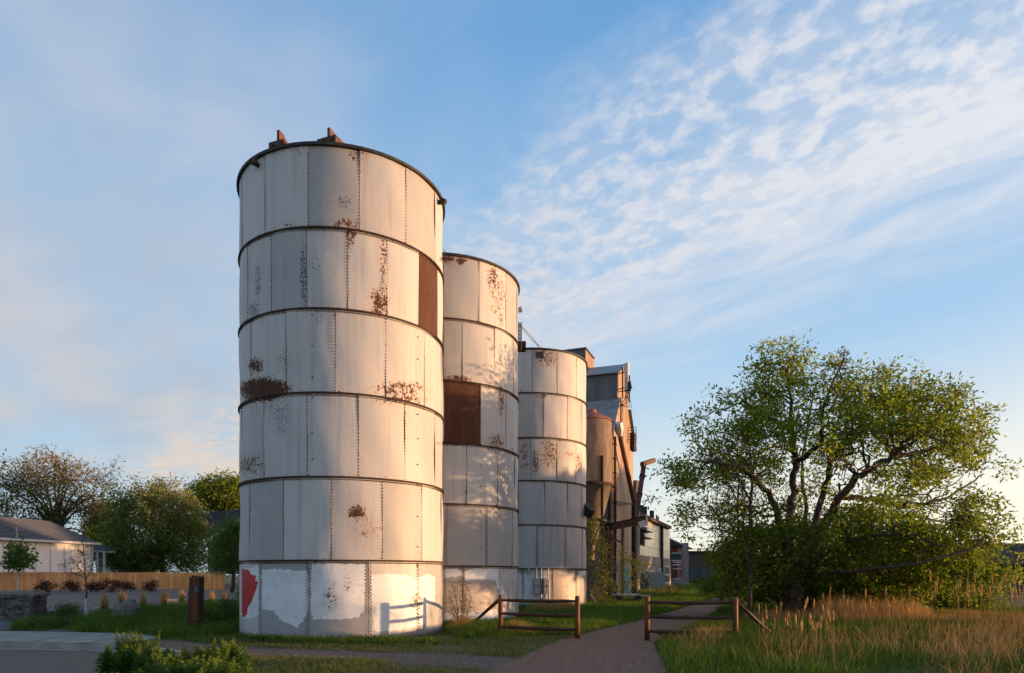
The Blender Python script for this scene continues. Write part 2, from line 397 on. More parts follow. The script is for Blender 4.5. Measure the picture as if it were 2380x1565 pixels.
# kerbstone along the road edge, with the light gutter strip at its foot
kb, gt = MB(), MB()
for (x0, y0), (x1, y1) in zip(kerb[:-1], kerb[1:]):
    d = Vector((x1 - x0, y1 - y0, 0)).normalized(); n = Vector((-d.y, d.x, 0))
    a, b_ = Vector((x0, y0, 0)), Vector((x1, y1, 0))
    if n.dot(Vector((3, 5, 0)) ) < 0: n = -n
    kb.add([a - n * .03 + Vector((0, 0, -.2)), b_ - n * .03 + Vector((0, 0, -.2)), b_ + Vector((0, 0, -.015)), a + Vector((0, 0, -.015)), a + n * .03 + Vector((0, 0, .012)), b_ + n * .03 + Vector((0, 0, .012)), b_ + n * .17 + Vector((0, 0, .012)), a + n * .17 + Vector((0, 0, .012)), a + n * .17 + Vector((0, 0, -.1)), b_ + n * .17 + Vector((0, 0, -.1))],
           [(0, 1, 2, 3), (3, 2, 5, 4), (4, 5, 6, 7), (7, 6, 9, 8)])
    gt.add([a - n * .38 + Vector((0, 0, -.124)), b_ - n * .38 + Vector((0, 0, -.124)), b_ + Vector((0, 0, -.124)), a + Vector((0, 0, -.124))], [(0, 1, 2, 3)])
tag(kb.build('kerb', M['conc']), kind='structure'); tag(gt.build('gutter', M['conc']), kind='structure')
side_walk = [(-60, 16.22), (-20, 16.22), (-12, 16.2), (-9.5, 15.9), (-8.9, 15.75), (-8.75, 16.9), (-9.4, 17.9), (-11.0, 18.6), (-14, 19.1), (-60, 19.2)]
sheet('pavement', side_walk, .012, M['conc'])
jn = MB()
for xx in np.arange(-30, -9.5, 1.55): jn.box((xx, 17.5 if xx < -10.5 else 17.0, .0135), (.02, 2.5, .004))
tag(jn.build('pavement_joint', M['asph']), kind='structure')
trail = [gp(*p) for p in ((1040, 1640), (1125, 1566), (1175, 1545), (1215, 1528), (1255, 1508), (1300, 1490), (1345, 1477), (1400, 1464), (1466, 1448), (1520, 1433), (1577, 1418), (1638, 1398), (1675, 1386), (1690, 1378), (1702, 1377), (1700, 1384), (1690, 1402), (1662, 1424), (1638, 1437), (1577, 1469), (1540, 1482), (1518, 1497), (1528, 1522), (1542, 1545), (1550, 1570), (1575, 1640))]
trail_p = [(p.x, p.y) for p in trail]
sheet('trail', trail_p, .012, M['grav'])
sp_t = [gp(*p) for p in ((368, 1488), (430, 1493), (560, 1504), (700, 1510), (850, 1517), (1000, 1521), (1104, 1525), (1200, 1530), (1260, 1535))]
sp_b = [gp(*p) for p in ((1200, 1566), (1104, 1557), (1000, 1549), (850, 1538), (700, 1530), (560, 1523), (455, 1521), (420, 1515), (385, 1506))]
side_p = [(p.x, p.y) for p in sp_t + sp_b]
sheet('side_path', side_p, .006, M['asph'])
lot_p = [(p.x, p.y) for p in (gp(-260, 1421), gp(80, 1421), gp(215, 1419), gp(330, 1411), gp(420, 1407), gp(560, 1406), gp(560, 1371), gp(530, 1371), gp(-20, 1377), gp(-260, 1379))]
sheet('parking_lot', lot_p, .006, M['road'])
lk = MB()
def lowkerb(pts, w=.16, h=.13):
    for a, c in zip(pts[:-1], pts[1:]): lk.beam((a.x, a.y, h / 2), (c.x, c.y, h / 2), w, h)
lowkerb([gp(-260, 1379.5), gp(-20, 1377), gp(530, 1370)], .5, .15)
lowkerb([gp(375, 1399), gp(470, 1397), gp(570, 1396)], .35, .15)
tag(lk.build('lot_kerb', M['conc']), kind='structure')
mk = MB()
for a, c in (((85, 1412), (215, 1405)), ((90, 1390), (190, 1387)), ((215, 1414), (330, 1404)), ((260, 1389), (350, 1386))):
    A, C_ = gp(*a), gp(*c); d = (C_ - A).normalized(); n = Vector((-d.y, d.x, 0)) * .07
    mk.add([A - n + Vector((0, 0, .011)), C_ - n + Vector((0, 0, .011)), C_ + n + Vector((0, 0, .011)), A + n + Vector((0, 0, .011))], [(0, 1, 2, 3)])
tag(mk.build('parking_marking', M['paint']), kind='structure')
bed_p = [(p.x, p.y) for p in (gp(-120, 1464), gp(60, 1466), gp(180, 1470), gp(200, 1446), gp(80, 1440), gp(-120, 1440))]
sheet('gravel_bed', bed_p, .008, M['mulch'])

# ------------------------------------------------------------------ silos
RAD = 2.72
ZBS = [[0, 1.93, 3.93, 5.94, 7.95, 9.89, 11.87], [0, 1.86, 3.84, 5.77, 7.76, 9.74, 11.77], [0, 1.85, 3.83, 5.83, 7.77, 9.79, 11.77]]; ZB = ZBS[0]
def silo_theta(c, x):
    """polar angle at which the sight line through print column x meets the shell"""
    dx = (x - CX) / FP; A = dx * dx + 1; B = -2 * (dx * c[0] + c[1]); C_ = c[0] ** 2 + c[1] ** 2 - RAD ** 2
    D = B * B - 4 * A * C_
    if D < 0: D = 0
    Y = (-B - math.sqrt(D)) / (2 * A); return math.atan2(Y - c[1], dx * Y - c[0])
def s5(v, k=2.898, o=560): return [(o + a / k) * .952 for a in v]
SILOS = [
    dict(c=(-4.67, 19.03), lab='nearest and widest-looking white steel silo, with a red paint patch at its foot',
         seams=[s5([288, 745, 1315, 1782, 2010], 3.873), s5([133, 356, 673, 1007, 1267, 1395], 2.698), s5([80, 228, 512, 850, 1155, 1352], 2.698),
                s5([142, 373, 698, 1030, 1285, 1395], 2.698), s5([130, 297, 547, 838, 1115, 1340, 1470]), s5([90, 253, 558, 920, 1248, 1453])],
         rusty=[(4, 985)], dbl=[0]),
    dict(c=(-2.51, 24.4), lab='middle white steel silo with one dark brown rusted plate, dappled by tree shade',
         seams=[s5([75, 215, 480, 607], 3.009, 1060), s5([85, 385, 572], 3.009, 1060), s5([62, 237, 465, 592], 3.009, 1060),
                s5([75, 340, 527, 608], 3.009, 1060), s5([70, 207, 443, 580], 3.009, 1060), s5([68, 330, 525, 608], 3.009, 1060)],
         rusty=[(3, 1075)], dbl=[1, 0]),
    dict(c=(.90, 33.5), lab='farthest white steel silo, with electrical boxes and conduits at its foot',
         seams=[s5([650, 870, 1043], 3.009, 1060), s5([757, 963, 1087], 3.009, 1060), s5([618, 812, 980, 1087], 3.009, 1060),
                s5([712, 902, 1042], 3.009, 1060), s5([805, 978, 1085], 3.009, 1060), s5([720, 905, 1046], 3.009, 1060)],
         rusty=[], dbl=[1, 0]),
]
# stains, all in print coordinates: x, y, half width, half height, strength
RUST = [(700, 345, 22, 22, .45), (830, 360, 22, 22, .55), (815, 545, 14, 28, .62), (880, 705, 24, 34, .68), (890, 600, 9, 60, .55), (612, 905, 55, 24, 1.05), (595, 850, 20, 18, .75), (580, 1080, 40, 26, .55),
        (830, 1190, 20, 15, .82), (930, 905, 60, 20, .62), (800, 518, 34, 12, .6), (680, 525, 40, 10, .5), (930, 930, 60, 8, .7), (850, 1225, 40, 40, .42), (770, 1385, 20, 40, .45), (808, 1355, 10, 20, .5), (968, 1400, 16, 20, .55), (1010, 640, 12, 90, .35),
        (1040, 602, 18, 7, .95), (1072, 606, 11, 9, .9), (1145, 645, 14, 30, .62), (1157, 690, 22, 60, .50), (1165, 740, 10, 26, .5), (1060, 880, 34, 8, .75), (1152, 1030, 24, 24, .58), (1165, 930, 8, 45, .6), (1055, 1030, 45, 4, .8),
        (1270, 832, 28, 24, .55), (1218, 1060, 14, 40, .52), (1278, 1055, 26, 46, .54), (1345, 1075, 10, 30, .55), (1325, 1058, 16, 8, .5), (1245, 1070, 10, 30, .55), (1215, 910, 20, 6, .5), (1260, 920, 16, 8, .6), (1175, 600, 20, 10, .4)]
CHIP = [(600, 660, 10, 60, 0.65), (705, 640, 10, 90, 0.70), (590, 720, 16, 22, 0.70), (730, 620, 30, 60, 0.50), (650, 960, 36, 50, 0.58), (655, 1000, 26, 20, 0.60), (800, 470, 26, 22, 0.60), (660, 840, 30, 40, 0.55), (740, 740, 12, 40, 0.55), (890, 650, 8, 60, 0.65)]
WHITE = [[(607, 1325), (640, 1322), (690, 1327), (710, 1325), (718, 1335), (717, 1418), (706, 1440), (690, 1460), (676, 1450), (650, 1442), (640, 1420), (614, 1416), (608, 1418)],
         [(724, 1312), (780, 1308), (848, 1312), (850, 1330), (846, 1420), (834, 1434), (780, 1440), (728, 1440), (722, 1410)],
         [(862, 1336), (900, 1334), (955, 1338), (964, 1345), (1000, 1335), (1012, 1345), (1010, 1400), (994, 1402), (990, 1450), (930, 1466), (868, 1468)],
         [(560, 1324), (600, 1316), (604, 1330), (602, 1432), (568, 1440), (558, 1430)],
         [(1030, 1325), (1060, 1322), (1078, 1330), (1120, 1316), (1165, 1316), (1165, 1400), (1152, 1350), (1120, 1345), (1082, 1350), (1075, 1338), (1030, 1345)],
         [(1030, 1425), (1110, 1418), (1165, 1416), (1165, 1445), (1030, 1450)],
         [(1204, 1334), (1272, 1334), (1272, 1400), (1204, 1400)],
         [(1298, 1330), (1322, 1332), (1320, 1336), (1300, 1335)], [(1345, 1330), (1362, 1326), (1362, 1336), (1345, 1340)]]
TAN = [[(775, 1350), (804, 1350), (804, 1372), (775, 1372)]]
TAN2 = [[(1030, 1350), (1062, 1346), (1082, 1352), (1140, 1350), (1152, 1362), (1160, 1410), (1090, 1424), (1030, 1426)], [(1275, 1335), (1345, 1338), (1345, 1402), (1275, 1402)]]
RED = [[(561, 1322), (581, 1326), (581, 1335), (596, 1338), (593, 1350), (600, 1352), (597, 1366), (590, 1384), (584, 1400), (576, 1412), (574, 1428), (566, 1436), (562, 1432)]]

rt = np.random.default_rng(3)
def plate_mesh(c, t0, t1, z0, z1, dr, rusty, vis):
    nu, nz = ((44, 36) if z0 < .1 else (16, 18)) if vis else (7, 1)
    U, Z = np.meshgrid(np.linspace(t0, t1, nu + 1), np.linspace(z0 + .012, z1 - .012, nz + 1), indexing='ij')
    ph = rt.random(4) * 6
    rr = RAD + dr + (.013 * np.sin((U - t0) * 5 + ph[0]) * np.sin(Z * 2.1 + ph[1]) + .006 * np.sin((U - t0) * 13 + ph[2] + Z * 3) if vis else 0)
    X = c[0] + rr * np.cos(U); Y = c[1] + rr * np.sin(U)
    V = np.stack([X, Y, Z], -1).reshape(-1, 3)
    idx = np.arange((nu + 1) * (nz + 1)).reshape(nu + 1, nz + 1)
    F = np.stack([idx[:-1, :-1], idx[1:, :-1], idx[1:, 1:], idx[:-1, 1:]], -1).reshape(-1, 4)
    # folded rim so the sheet has thickness
    rim = np.concatenate([idx[:, 0], idx[-1, 1:], idx[-2::-1, -1], idx[0, -2:0:-1]])
    Vr = V[rim].copy(); d = Vr[:, :2] - np.array(c); Vr[:, :2] -= d / np.linalg.norm(d, axis=1, keepdims=True) * .02
    o = len(V); n = len(rim); k = np.arange(n)
    F2 = np.stack([o + n + k, o + k, o + (k + 1) % n, o + n + (k + 1) % n], -1)
    V = np.concatenate([V, Vr, V[rim]]); F = np.concatenate([F, F2])
    sx = CX + FP * V[:, 0] / V[:, 1]; sy = HZ - FP * (V[:, 2] - EYE) / V[:, 1]
    nrm = V[:, :2] - np.array(c); facing = (nrm * (-V[:, :2])).sum(1) > -.2
    def blobs(L):
        a = np.zeros(len(V))
        for x, y, rx, ry, s in L: a = np.maximum(a, s * np.exp(-.5 * (((sx - x) / rx) ** 2 + ((sy - y) / ry) ** 2) ** 1.5))
        return np.where(facing, a, 0)
    def sd(L):
        if z0 > 1.0: return np.full(len(V), -1.)
        a = np.full(len(V), -300.)
        for P in L: a = np.maximum(a, sdf(P, sx, sy))
        return np.where(facing, a * V[:, 1] / FP, -1)
    ez = np.minimum(V[:, 2] - z0, z1 - V[:, 2]); eu = np.minimum(abs(np.arctan2(nrm[:, 1], nrm[:, 0]) % (2 * math.pi) - t0 % (2 * math.pi)), abs(np.arctan2(nrm[:, 1], nrm[:, 0]) % (2 * math.pi) - t1 % (2 * math.pi)))
    rust = blobs(RUST); rust = np.maximum(rust, .40 * np.exp(-ez / .10)); rust = np.maximum(rust, .36 * np.exp(-eu * RAD / .09))
    drip = .52 * np.exp(-(z1 - V[:, 2]) / .45)
    for x, y, rx, ry, s in RUST: drip = np.maximum(drip, np.where(facing, s * .95 * np.exp(-.5 * ((sx - x) / (rx * 1.1)) ** 2) * np.clip((sy - y) / (ry + 1) + .6, 0, 1) * np.exp(-np.clip(sy - y, 0, 999) / (ry * 2.2 + 14)), 0))
    if rusty: rust = np.full(len(V), .98)
    dirt = np.exp(-np.clip(V[:, 2] - .05, 0, 9) / .30) * .62 + .20 * np.exp(-ez / .12)
    at_ = dict(rust=rust, drip=drip, chip=blobs(CHIP), white=sd(WHITE), tan=np.maximum(sd(TAN2), -1), redp=sd(RED), dirt=dirt, tone=np.full(len(V), rt.random()))
    return V, {4: F}, at_

def ring_mesh(mb, c, z, w, h, n=64):
    mb.lathe((c[0], c[1], z), [(RAD - .02, -h / 2), (RAD + w, -h / 2), (RAD + w, h / 2), (RAD - .02, h / 2)], n)
def rivets(mb, c, t, z0, z1, rows, step=.078, r=.016):
    for j, off in enumerate(rows):
        tt = t + off / RAD
        for z in np.arange(z0 + .06 + (j % 2) * step / 2, z1 - .05, step):
            e = np.array([math.cos(tt), math.sin(tt)]); u = np.array([-e[1], e[0]]); b0 = np.array(c) + e * (RAD + .004); tip = np.array(c) + e * (RAD + .018)
            V = [(b0[0] + u[0] * r * math.cos(k) , b0[1] + u[1] * r * math.cos(k), z + r * math.sin(k)) for k in (0.5, 2.07, 3.64, 5.21)]
            V2 = [(tip[0] + u[0] * r * .6 * math.cos(k) , tip[1] + u[1] * r * .6 * math.cos(k), z + r * .6 * math.sin(k)) for k in (0.5, 2.07, 3.64, 5.21)]
            mb.add(V + V2, [(0, 1, 5, 4), (1, 2, 6, 5), (2, 3, 7, 6), (3, 0, 4, 7), (4, 5, 6, 7)])

silo_roots = []
for si, sl in enumerate(SILOS):
    ZB = ZBS[si]; c = sl['c']; root = thing('grain_silo', sl['lab'], 'silo', (c[0], c[1], 0), 'white steel grain silos in a row'); silo_roots.append(root)
    view_t = math.atan2(-c[1], -c[0])
    rv_ = MB()
    for k in range(6):
        ths = sorted(silo_theta(c, x) for x in sl['seams'][k])
        step = .86 if len(ths) < 2 else float(np.median(np.diff(ths)))
        step = min(max(step, .62), 1.0)
        # carry the joints on round the back
        a, b_ = ths[0], ths[-1]; gap = a + 2 * math.pi - b_; nn = max(1, round(gap / step))
        ths = ths + [b_ + gap * i / nn for i in range(1, nn)]
        if k == 5: pass
        for i, t0 in enumerate(ths):
            t1 = ths[(i + 1) % len(ths)] + (2 * math.pi if i == len(ths) - 1 else 0)
            tm = (t0 + t1) / 2; vis = math.cos(tm - view_t) > -.35
            rusty = any(kk == k and t0 <= silo_theta(c, x) <= t1 for kk, x in sl['rusty'])
            V, F, A = plate_mesh(c, t0 + .0015, t1 - .0015, ZB[k], ZB[k + 1], .003 * (i % 2) - .002, rusty, vis)
            o = mesh_obj('steel_plate', V, F, M['silo'], root, smooth=True, attrs=A)
            if rusty: o['label'] = 'dark rusted steel plate'
            if math.cos(t0 - view_t) > -.15:
                rows = (-.055, .0, .055) if (si == 0 and k == 0 and i == 2) else ((-.035, .035) if k in sl['dbl'] else (0.0,))
                rivets(rv_, c, t0, ZB[k], ZB[k + 1], rows, r=(.019, .022, .025)[si])
    for k in range(1, 6):
        rg = MB(); ring_mesh(rg, c, ZB[k], .042, .042); rg.build('ring_flange', M['ring'], root)
        for t in np.arange(view_t - 1.65, view_t + 1.65, .07 / RAD):
            for dzv in (-.055,):
                e = (math.cos(t), math.sin(t)); rv_.box((c[0] + e[0] * (RAD + .008), c[1] + e[1] * (RAD + .008), ZB[k] + dzv), (.026, .026, .026), t)
    tag(rv_.build('rivet_row', M['rivet'], root), kind='stuff')
    rg = MB(); ring_mesh(rg, c, ZB[6], .075, .07); rg.build('top_rim', M['black'], root)
    rf = MB(); rf.lathe((c[0], c[1], ZB[6]), [(RAD, 0), (1.0, .10), (.02, .14)], 48); rf.build('roof', M['ring'], root)
    # dark bolts in vertical lines on the lower plates
    for x in ((726, 970) if si == 0 else (1117, 1190) if si == 1 else (1216, 1318)):
        for z in np.arange(4.4 if si == 0 and x == 726 else .5, 8.0, .66) + rt.normal(size=20)[:len(np.arange(4.4 if si == 0 and x == 726 else .5, 8.0, .66))] * .07:
            t = silo_theta(c, x ); e = (math.cos(t), math.sin(t))
            bt = MB(); bt.tube([(c[0] + e[0] * (RAD - .01), c[1] + e[1] * (RAD - .01), z), (c[0] + e[0] * (RAD + .03), c[1] + e[1] * (RAD + .02), z)], .017, 7)
            bt.build('bolt', M['ring'], root)
ZB = ZBS[0]
# iron girder stubs that stick up from the top of the first silo
r0 = silo_roots[0]; gd = Vector((math.sin(R(21.5)), math.cos(R(21.5)), 0)); gn = Vector((gd.y, -gd.x, 0))
for p, wd_, hh, fh, ln in ((at(758, 328, 16.42), .54, .30, .20, 1.25), (at(641, 340, 16.72), .44, .40, .24, .75)):
    zb = ZB[6] - .05; base_ = Vector((p.x, p.y, zb))
    bx = MB(); bx.hexa([base_ - gn * wd_ / 2, base_ + gn * wd_ / 2, base_ + gn * wd_ / 2 + gd * .5, base_ - gn * wd_ / 2 + gd * .5] + [q_ + Vector((0, 0, hh)) for q_ in (base_ - gn * wd_ / 2, base_ + gn * wd_ / 2, base_ + gn * wd_ / 2 + gd * .5, base_ - gn * wd_ / 2 + gd * .5)])
    o = bx.build('girder_box', M['rustbeam'], r0)
    dg = MB()
    for s_ in (-.5, .1): dg.beam(base_ - gd * .012 + gn * wd_ * s_ + Vector((0, 0, .12)), base_ - gd * .012 + gn * wd_ * (s_ + .4) + Vector((0, 0, hh - .06)), .02, .035)
    dg.build('brace_strip', M['ring'], o)
    fa = base_ + gn * .04 - gd * .01
    fn = MB(); fn.prism([fa, fa + Vector((0, 0, hh + fh)), fa + gd * .16 + Vector((0, 0, hh + fh - .02)), fa + gd * ln + Vector((0, 0, .1)), fa + gd * ln], gn * .07)
    fn.build('gusset_plate', M['rustbeam'], r0)
rb = MB(); p = at(803, 325, 17.0); rb.hexa([Vector((p.x - .05, p.y, ZB[6])), Vector((p.x + .2, p.y, ZB[6])), Vector((p.x + .2, p.y + .4, ZB[6])), Vector((p.x - .05, p.y + .4, ZB[6])), Vector((p.x - .02, p.y, ZB[6] + .22)), Vector((p.x + .1, p.y, ZB[6] + .22)), Vector((p.x + .1, p.y + .4, ZB[6] + .22)), Vector((p.x - .02, p.y + .4, ZB[6] + .22))])
rb.build('hatch', M['rustbeam'], r0)
for x, y in ((601, 367), (1018, 455)):
    t = silo_theta(SILOS[0]['c'], x); e = Vector((math.cos(t), math.sin(t), 0)); p = Vector((-4.67, 19.03, ZB[6] - .22)) + e * RAD
    lb = MB(); lb.tube([p, p + e * .12 + Vector((0, 0, .05)), p + e * .22], [.05, .09, .07], 8); lb.build('bracket_lug', M['black'], r0)
# fittings of the other two silos
r1, r2 = silo_roots[1], silo_roots[2]
lb = MB(); p = at(1205, 722, 24.6); lb.tube([p + Vector((-.1, 0, 0)), p + Vector((.12, 0, .04))], [.09, .1], 8); lb.build('bracket_lug', M['box'], r1)
t = silo_theta(SILOS[2]['c'], 1254); e = Vector((math.cos(t), math.sin(t), 0)); p = Vector((.9, 33.5, ZBS[2][6] - .28)) + e * (RAD + .02)
lb = MB(); lb.beam(p - Vector((-e.y, e.x, 0)) * .17, p + Vector((-e.y, e.x, 0)) * .17, .06, .28); lb.build('vent_slot', M['black'], r2)
sp_ = MB(); sp_.beam(at(1355, 1178, 32.8), at(1374, 1196, 32.4), .28, .42); sp_.build('outlet_spout', M['black'], r2)
wr = MB(); wr.tube([at(1031, 580, 20), at(1040, 590, 23)], .012, 4); wr.tube([at(1033, 590, 20), at(1039, 592, 23)], .012, 4)
tag(wr.build('guy_cable', M['wire']), 'short pair of dark cables running from the near silo to the middle silo rim', 'cable', 'dark cables between the silos')
wr = MB()
for dx in (0, 7): wr.tube([at(1206, 752 + dx * .4, 25.5), at(1238, 785 + dx, 28.5), at(1252 + dx, 808, 31.2)], .014, 4)
tag(wr.build('guy_cable', M['wire']), 'long pair of dark cables sloping from the middle silo down to the far silo rim', 'cable', 'dark cables between the silos')
# little ladder-head frame on the middle silo's far side
lf = MB()
for x in (1206, 1211): lf.tube([at(x, 750, 27.2), at(x, 815, 27.2)], .03, 5)
for y in range(760, 815, 9): lf.tube([at(1206, y, 27.2), at(1211, y, 27.2)], .02, 4)
lf.build('ladder', M['ring'], r1)
pt_ = MB(); pt_.beam(at(1203, 806, 28), at(1222, 806, 28), 1.0, .12); pt_.beam(at(1206, 812, 27.6), at(1219, 795, 27.6), .09, .09); pt_.build('platform', M['ring'], r1)

# ------------------------------------------------------------------ electrical boxes at the far silo
def shell_pt(i, x, z, off): 
    c = SILOS[i]['c']; t = silo_theta(c, x); return Vector((c[0] + (RAD + off) * math.cos(t), c[1] + (RAD + off) * math.sin(t), z)), t
for x, z0, z1, w, lab in ((1246, .72, 1.42, .26, 'grey electrical cabinet on the far silo, left of the pair and standing in sunlight'), (1265, .70, 1.42, .20, 'grey electrical cabinet on the far silo, right of the pair beside the conduits')):
    p, t = shell_pt(2, x, (z0 + z1) / 2, .14)
    r_e = thing('electrical_cabinet', lab, 'electrical box', (p.x, p.y, z0), 'grey electrical cabinets on the silo')
    b = MB(); b.box(p, (.24, w, z1 - z0), t); b.build('cabinet_body', M['box'], r_e)
    d = MB(); q_ = p + Vector((math.cos(t), math.sin(t), 0)) * .13; d.box(q_, (.025, w - .05, z1 - z0 - .06), t); dd = d.build('door', M['box'], r_e)
    h = MB(); h.box(q_ + Vector((math.cos(t) * .02 - math.sin(t) * w * .35, math.sin(t) * .02 + math.cos(t) * w * .35, 0)), (.02, .03, .12), t); h.build('handle', M['black'], dd)
for i, (x, z0, z1) in enumerate(((1229, 1.55, 1.88), (1246.5, 1.38, 1.88), (1257, .55, 1.88), (1272, 1.38, 1.88), (1275, .15, 1.3))):
    p, t = shell_pt(2, x, z0, .07); q_ = p.copy(); q_.z = z1
    b = MB(); b.tube([p, q_], .035, 7); b.tube([q_ + Vector((0, 0, -.02)), q_ + Vector((0, 0, .03))], .05, 7)
    for zz in np.arange(z0 + .2, z1, .45): b.box((p.x, p.y, zz), (.11, .12, .03), t)
    pos = ['leftmost short', 'second short', 'tall central', 'short right-hand', 'lower right-hand'][i]
    tag(b.build('conduit', M['pipe'], origin=p), pos + ' metal conduit on the far silo by the electrical cabinets', 'conduit', 'metal conduits on the far silo')

# ------------------------------------------------------------------ elevator, bins and buildings
TH = R(21.1)
class Frame:
    def __init__(s, x, y, th=TH): s.o = Vector((x, y, 0)); s.a = Vector((math.sin(th), math.cos(th), 0)); s.b = Vector((math.cos(th), -math.sin(th), 0))
    def p(s, a, b, z): return s.o + s.a * a + s.b * b + Vector((0, 0, z))
    def box(s, mb, a0, a1, b0, b1, z0, z1):
        return mb.hexa([s.p(a0, b0, z0), s.p(a0, b1, z0), s.p(a1, b1, z0), s.p(a1, b0, z0), s.p(a0, b0, z1), s.p(a0, b1, z1), s.p(a1, b1, z1), s.p(a1, b0, z1)])
    def hit(s, x, y, b):
        """sight line through print position meets the vertical plane at offset b"""
        d = Vector(((x - CX) / FP, 1, (HZ - y) / FP)); q0 = s.o + s.b * b
        k = q0.dot(s.b) / d.dot(s.b); return d * k + Vector((0, 0, EYE))

E = Frame(6.13, 42.0)
el = thing('grain_elevator', 'tall sheet-metal grain elevator with a gabled cupola behind the far silo', 'grain elevator', E.p(3, -4, 0))
def prof(a):      # roof line of the gable wall
    if a < 1.6: return 10.8 + a * 1.19
    if a > 5.1: return 10.8 + (6.7 - a) * 1.19
    return 14.5 + .9 * (1 - abs(a - 3.35) / 1.75)
cuts = sorted(set([0, 1.6, 3.35, 5.1, 6.7] + [round(v, 3) for v in np.arange(.66, 6.7, .74)]))
b = MB(); b.prism([E.p(a, -.06, z) for a, z in ((0.05, 0), (6.65, 0), (6.65, 10.7), (5.12, 12.5), (5.12, 14.4), (3.35, 15.3), (1.62, 14.4), (1.62, 12.5), (.05, 10.7))], -E.b * 8.9)
b.build('body', M['darkwall'], el)
for i, (a0, a1) in enumerate(zip(cuts[:-1], cuts[1:])):
    s_ = MB(); e_ = 1e-3; zz = random.uniform(4.5, 6.5)
    for z0, z1a, z1b in ((.15, zz, zz), (zz, prof(a0 + e_), prof(a1 - e_))):
        o_ = .0 if z0 < 1 else .015
        s_.hexa([E.p(a0 + .008, -.06, z0), E.p(a0 + .008, o_, z0), E.p(a1 - .008, o_ + .008 * (i % 2), z0), E.p(a1 - .008, -.06, z0), E.p(a0 + .008, -.06, z1a), E.p(a0 + .008, o_, z1a), E.p(a1 - .008, o_ + .008 * (i % 2), z1b), E.p(a1 - .008, -.06, z1b)])
    s_.build('siding_panel', M['wood_el'], el)
# front wall sheets
for i in range(8):
    s_ = MB(); E.box(s_, -.02 - .01 * (i % 2), .05, -.05 - (i + 1) * 1.08 + .01, -.05 - i * 1.08, .1, 10.75); s_.build('siding_panel', M['darkwall'], el)
for i in range(5):
    s_ = MB(); E.box(s_, 1.57 - .01 * (i % 2), 1.64, -.03 - (i + 1) * 1.2 + .01, -.03 - i * 1.2, 12.45, 14.45); s_.build('siding_panel', M['darkwall'], el)
def roofpan(a0, z0, a1, z1, b0, b1, m, t=.06):
    s_ = MB(); s_.hexa([E.p(a0, b0, z0), E.p(a0, b1, z0), E.p(a1, b1, z1), E.p(a1, b0, z1), E.p(a0, b0, z0 + t), E.p(a0, b1, z0 + t), E.p(a1, b1, z1 + t), E.p(a1, b0, z1 + t)])
    s_.build('roof_panel', m, el)
for i in range(6):
    bb0, bb1 = .22 - (i + 1) * 1.3 + .015, .22 - i * 1.3; m_ = M['galv'] if i == 2 else M['tin']
    roofpan(-.35, 10.42, 1.66, 12.8, bb0, bb1, m_); roofpan(7.05, 10.42, 5.04, 12.8, bb0, bb1, m_)
    roofpan(1.3, 14.36, 3.36, 15.42, bb0, bb1, M['tin']); roofpan(5.4, 14.36, 3.34, 15.42, bb0, bb1, M['tin'])
d = MB(); E.box(d, 2.3, 4.5, -4.1, -2.3, 15.2, 16.45); d.build('dust_house', M['darkwall'], el)
for i in range(3):  # warm panels paint the sunlit side of the grey box
    s_ = MB(); E.box(s_, 2.3 + i * .735, 2.3 + i * .735 + .725, -2.3, -2.265, 15.25, 16.4); s_.build('siding_panel', M['wood_el'], el)
d = MB(); E.box(d, 2.2, 4.6, -4.2, -2.2, 16.45, 16.53); d.build('dust_house_roof', M['darkwall'], el)
dr = MB(); p0, p1 = E.hit(1448, 1318, .03), E.hit(1462, 1383, .03); a0, a1 = (p0 - E.o).dot(E.a), (p1 - E.o).dot(E.a)
E.box(dr, a0, a1, .02, .09, .05, p0.z); dd = dr.build('door', M['teal'], el)
h = MB(); E.box(h, a0 + .1, a0 + .16, .09, .15, 1.0, 1.15); h.build('handle', M['black'], dd)
wn_ = MB(); p0 = E.hit(1441, 940, 0); a0 = (p0 - E.o).dot(E.a); E.box(wn_, a0, a0 + .55, .015, .06, 10.7, 13.0); wn_.build('louvre_panel', M['rustbeam'], el)
hood = MB(); p0 = E.hit(1466, 1003, 0); a0 = (p0 - E.o).dot(E.a); E.box(hood, a0 - .3, a0 + .5, .02, .3, 10.2, 11.4); hood.build('hood', M['ring'], el)
hb = MB(); p0 = E.hit(1470, 1000, .6)
for zz in np.linspace(10.3, 11.3, 6): hb.beam(p0 * 1 + Vector((0, 0, zz - p0.z)) - E.b * .3, p0 + Vector((0, 0, zz - p0.z)) + E.b * .25, .03, .03)
for s_ in (-.3, -.05, .25): hb.beam(p0 + E.b * s_ + Vector((0, 0, 10.3 - p0.z)), p0 + E.b * s_ + Vector((0, 0, 11.3 - p0.z)), .03, .03)
hb.build('wire_basket', M['ring'], el)
cn = MB()
for x in (1428, 1431):
    p0, p1 = E.hit(x, 1015, .12), E.hit(x, 1385, .12); cn.tube([p0, p1], .05, 6)
    for zz in np.arange(p1.z + .4, p0.z, .9): cn.box((p1.x, p1.y, zz), (.16, .16, .06))
cn.build('wall_conduit', M['ring'], el)
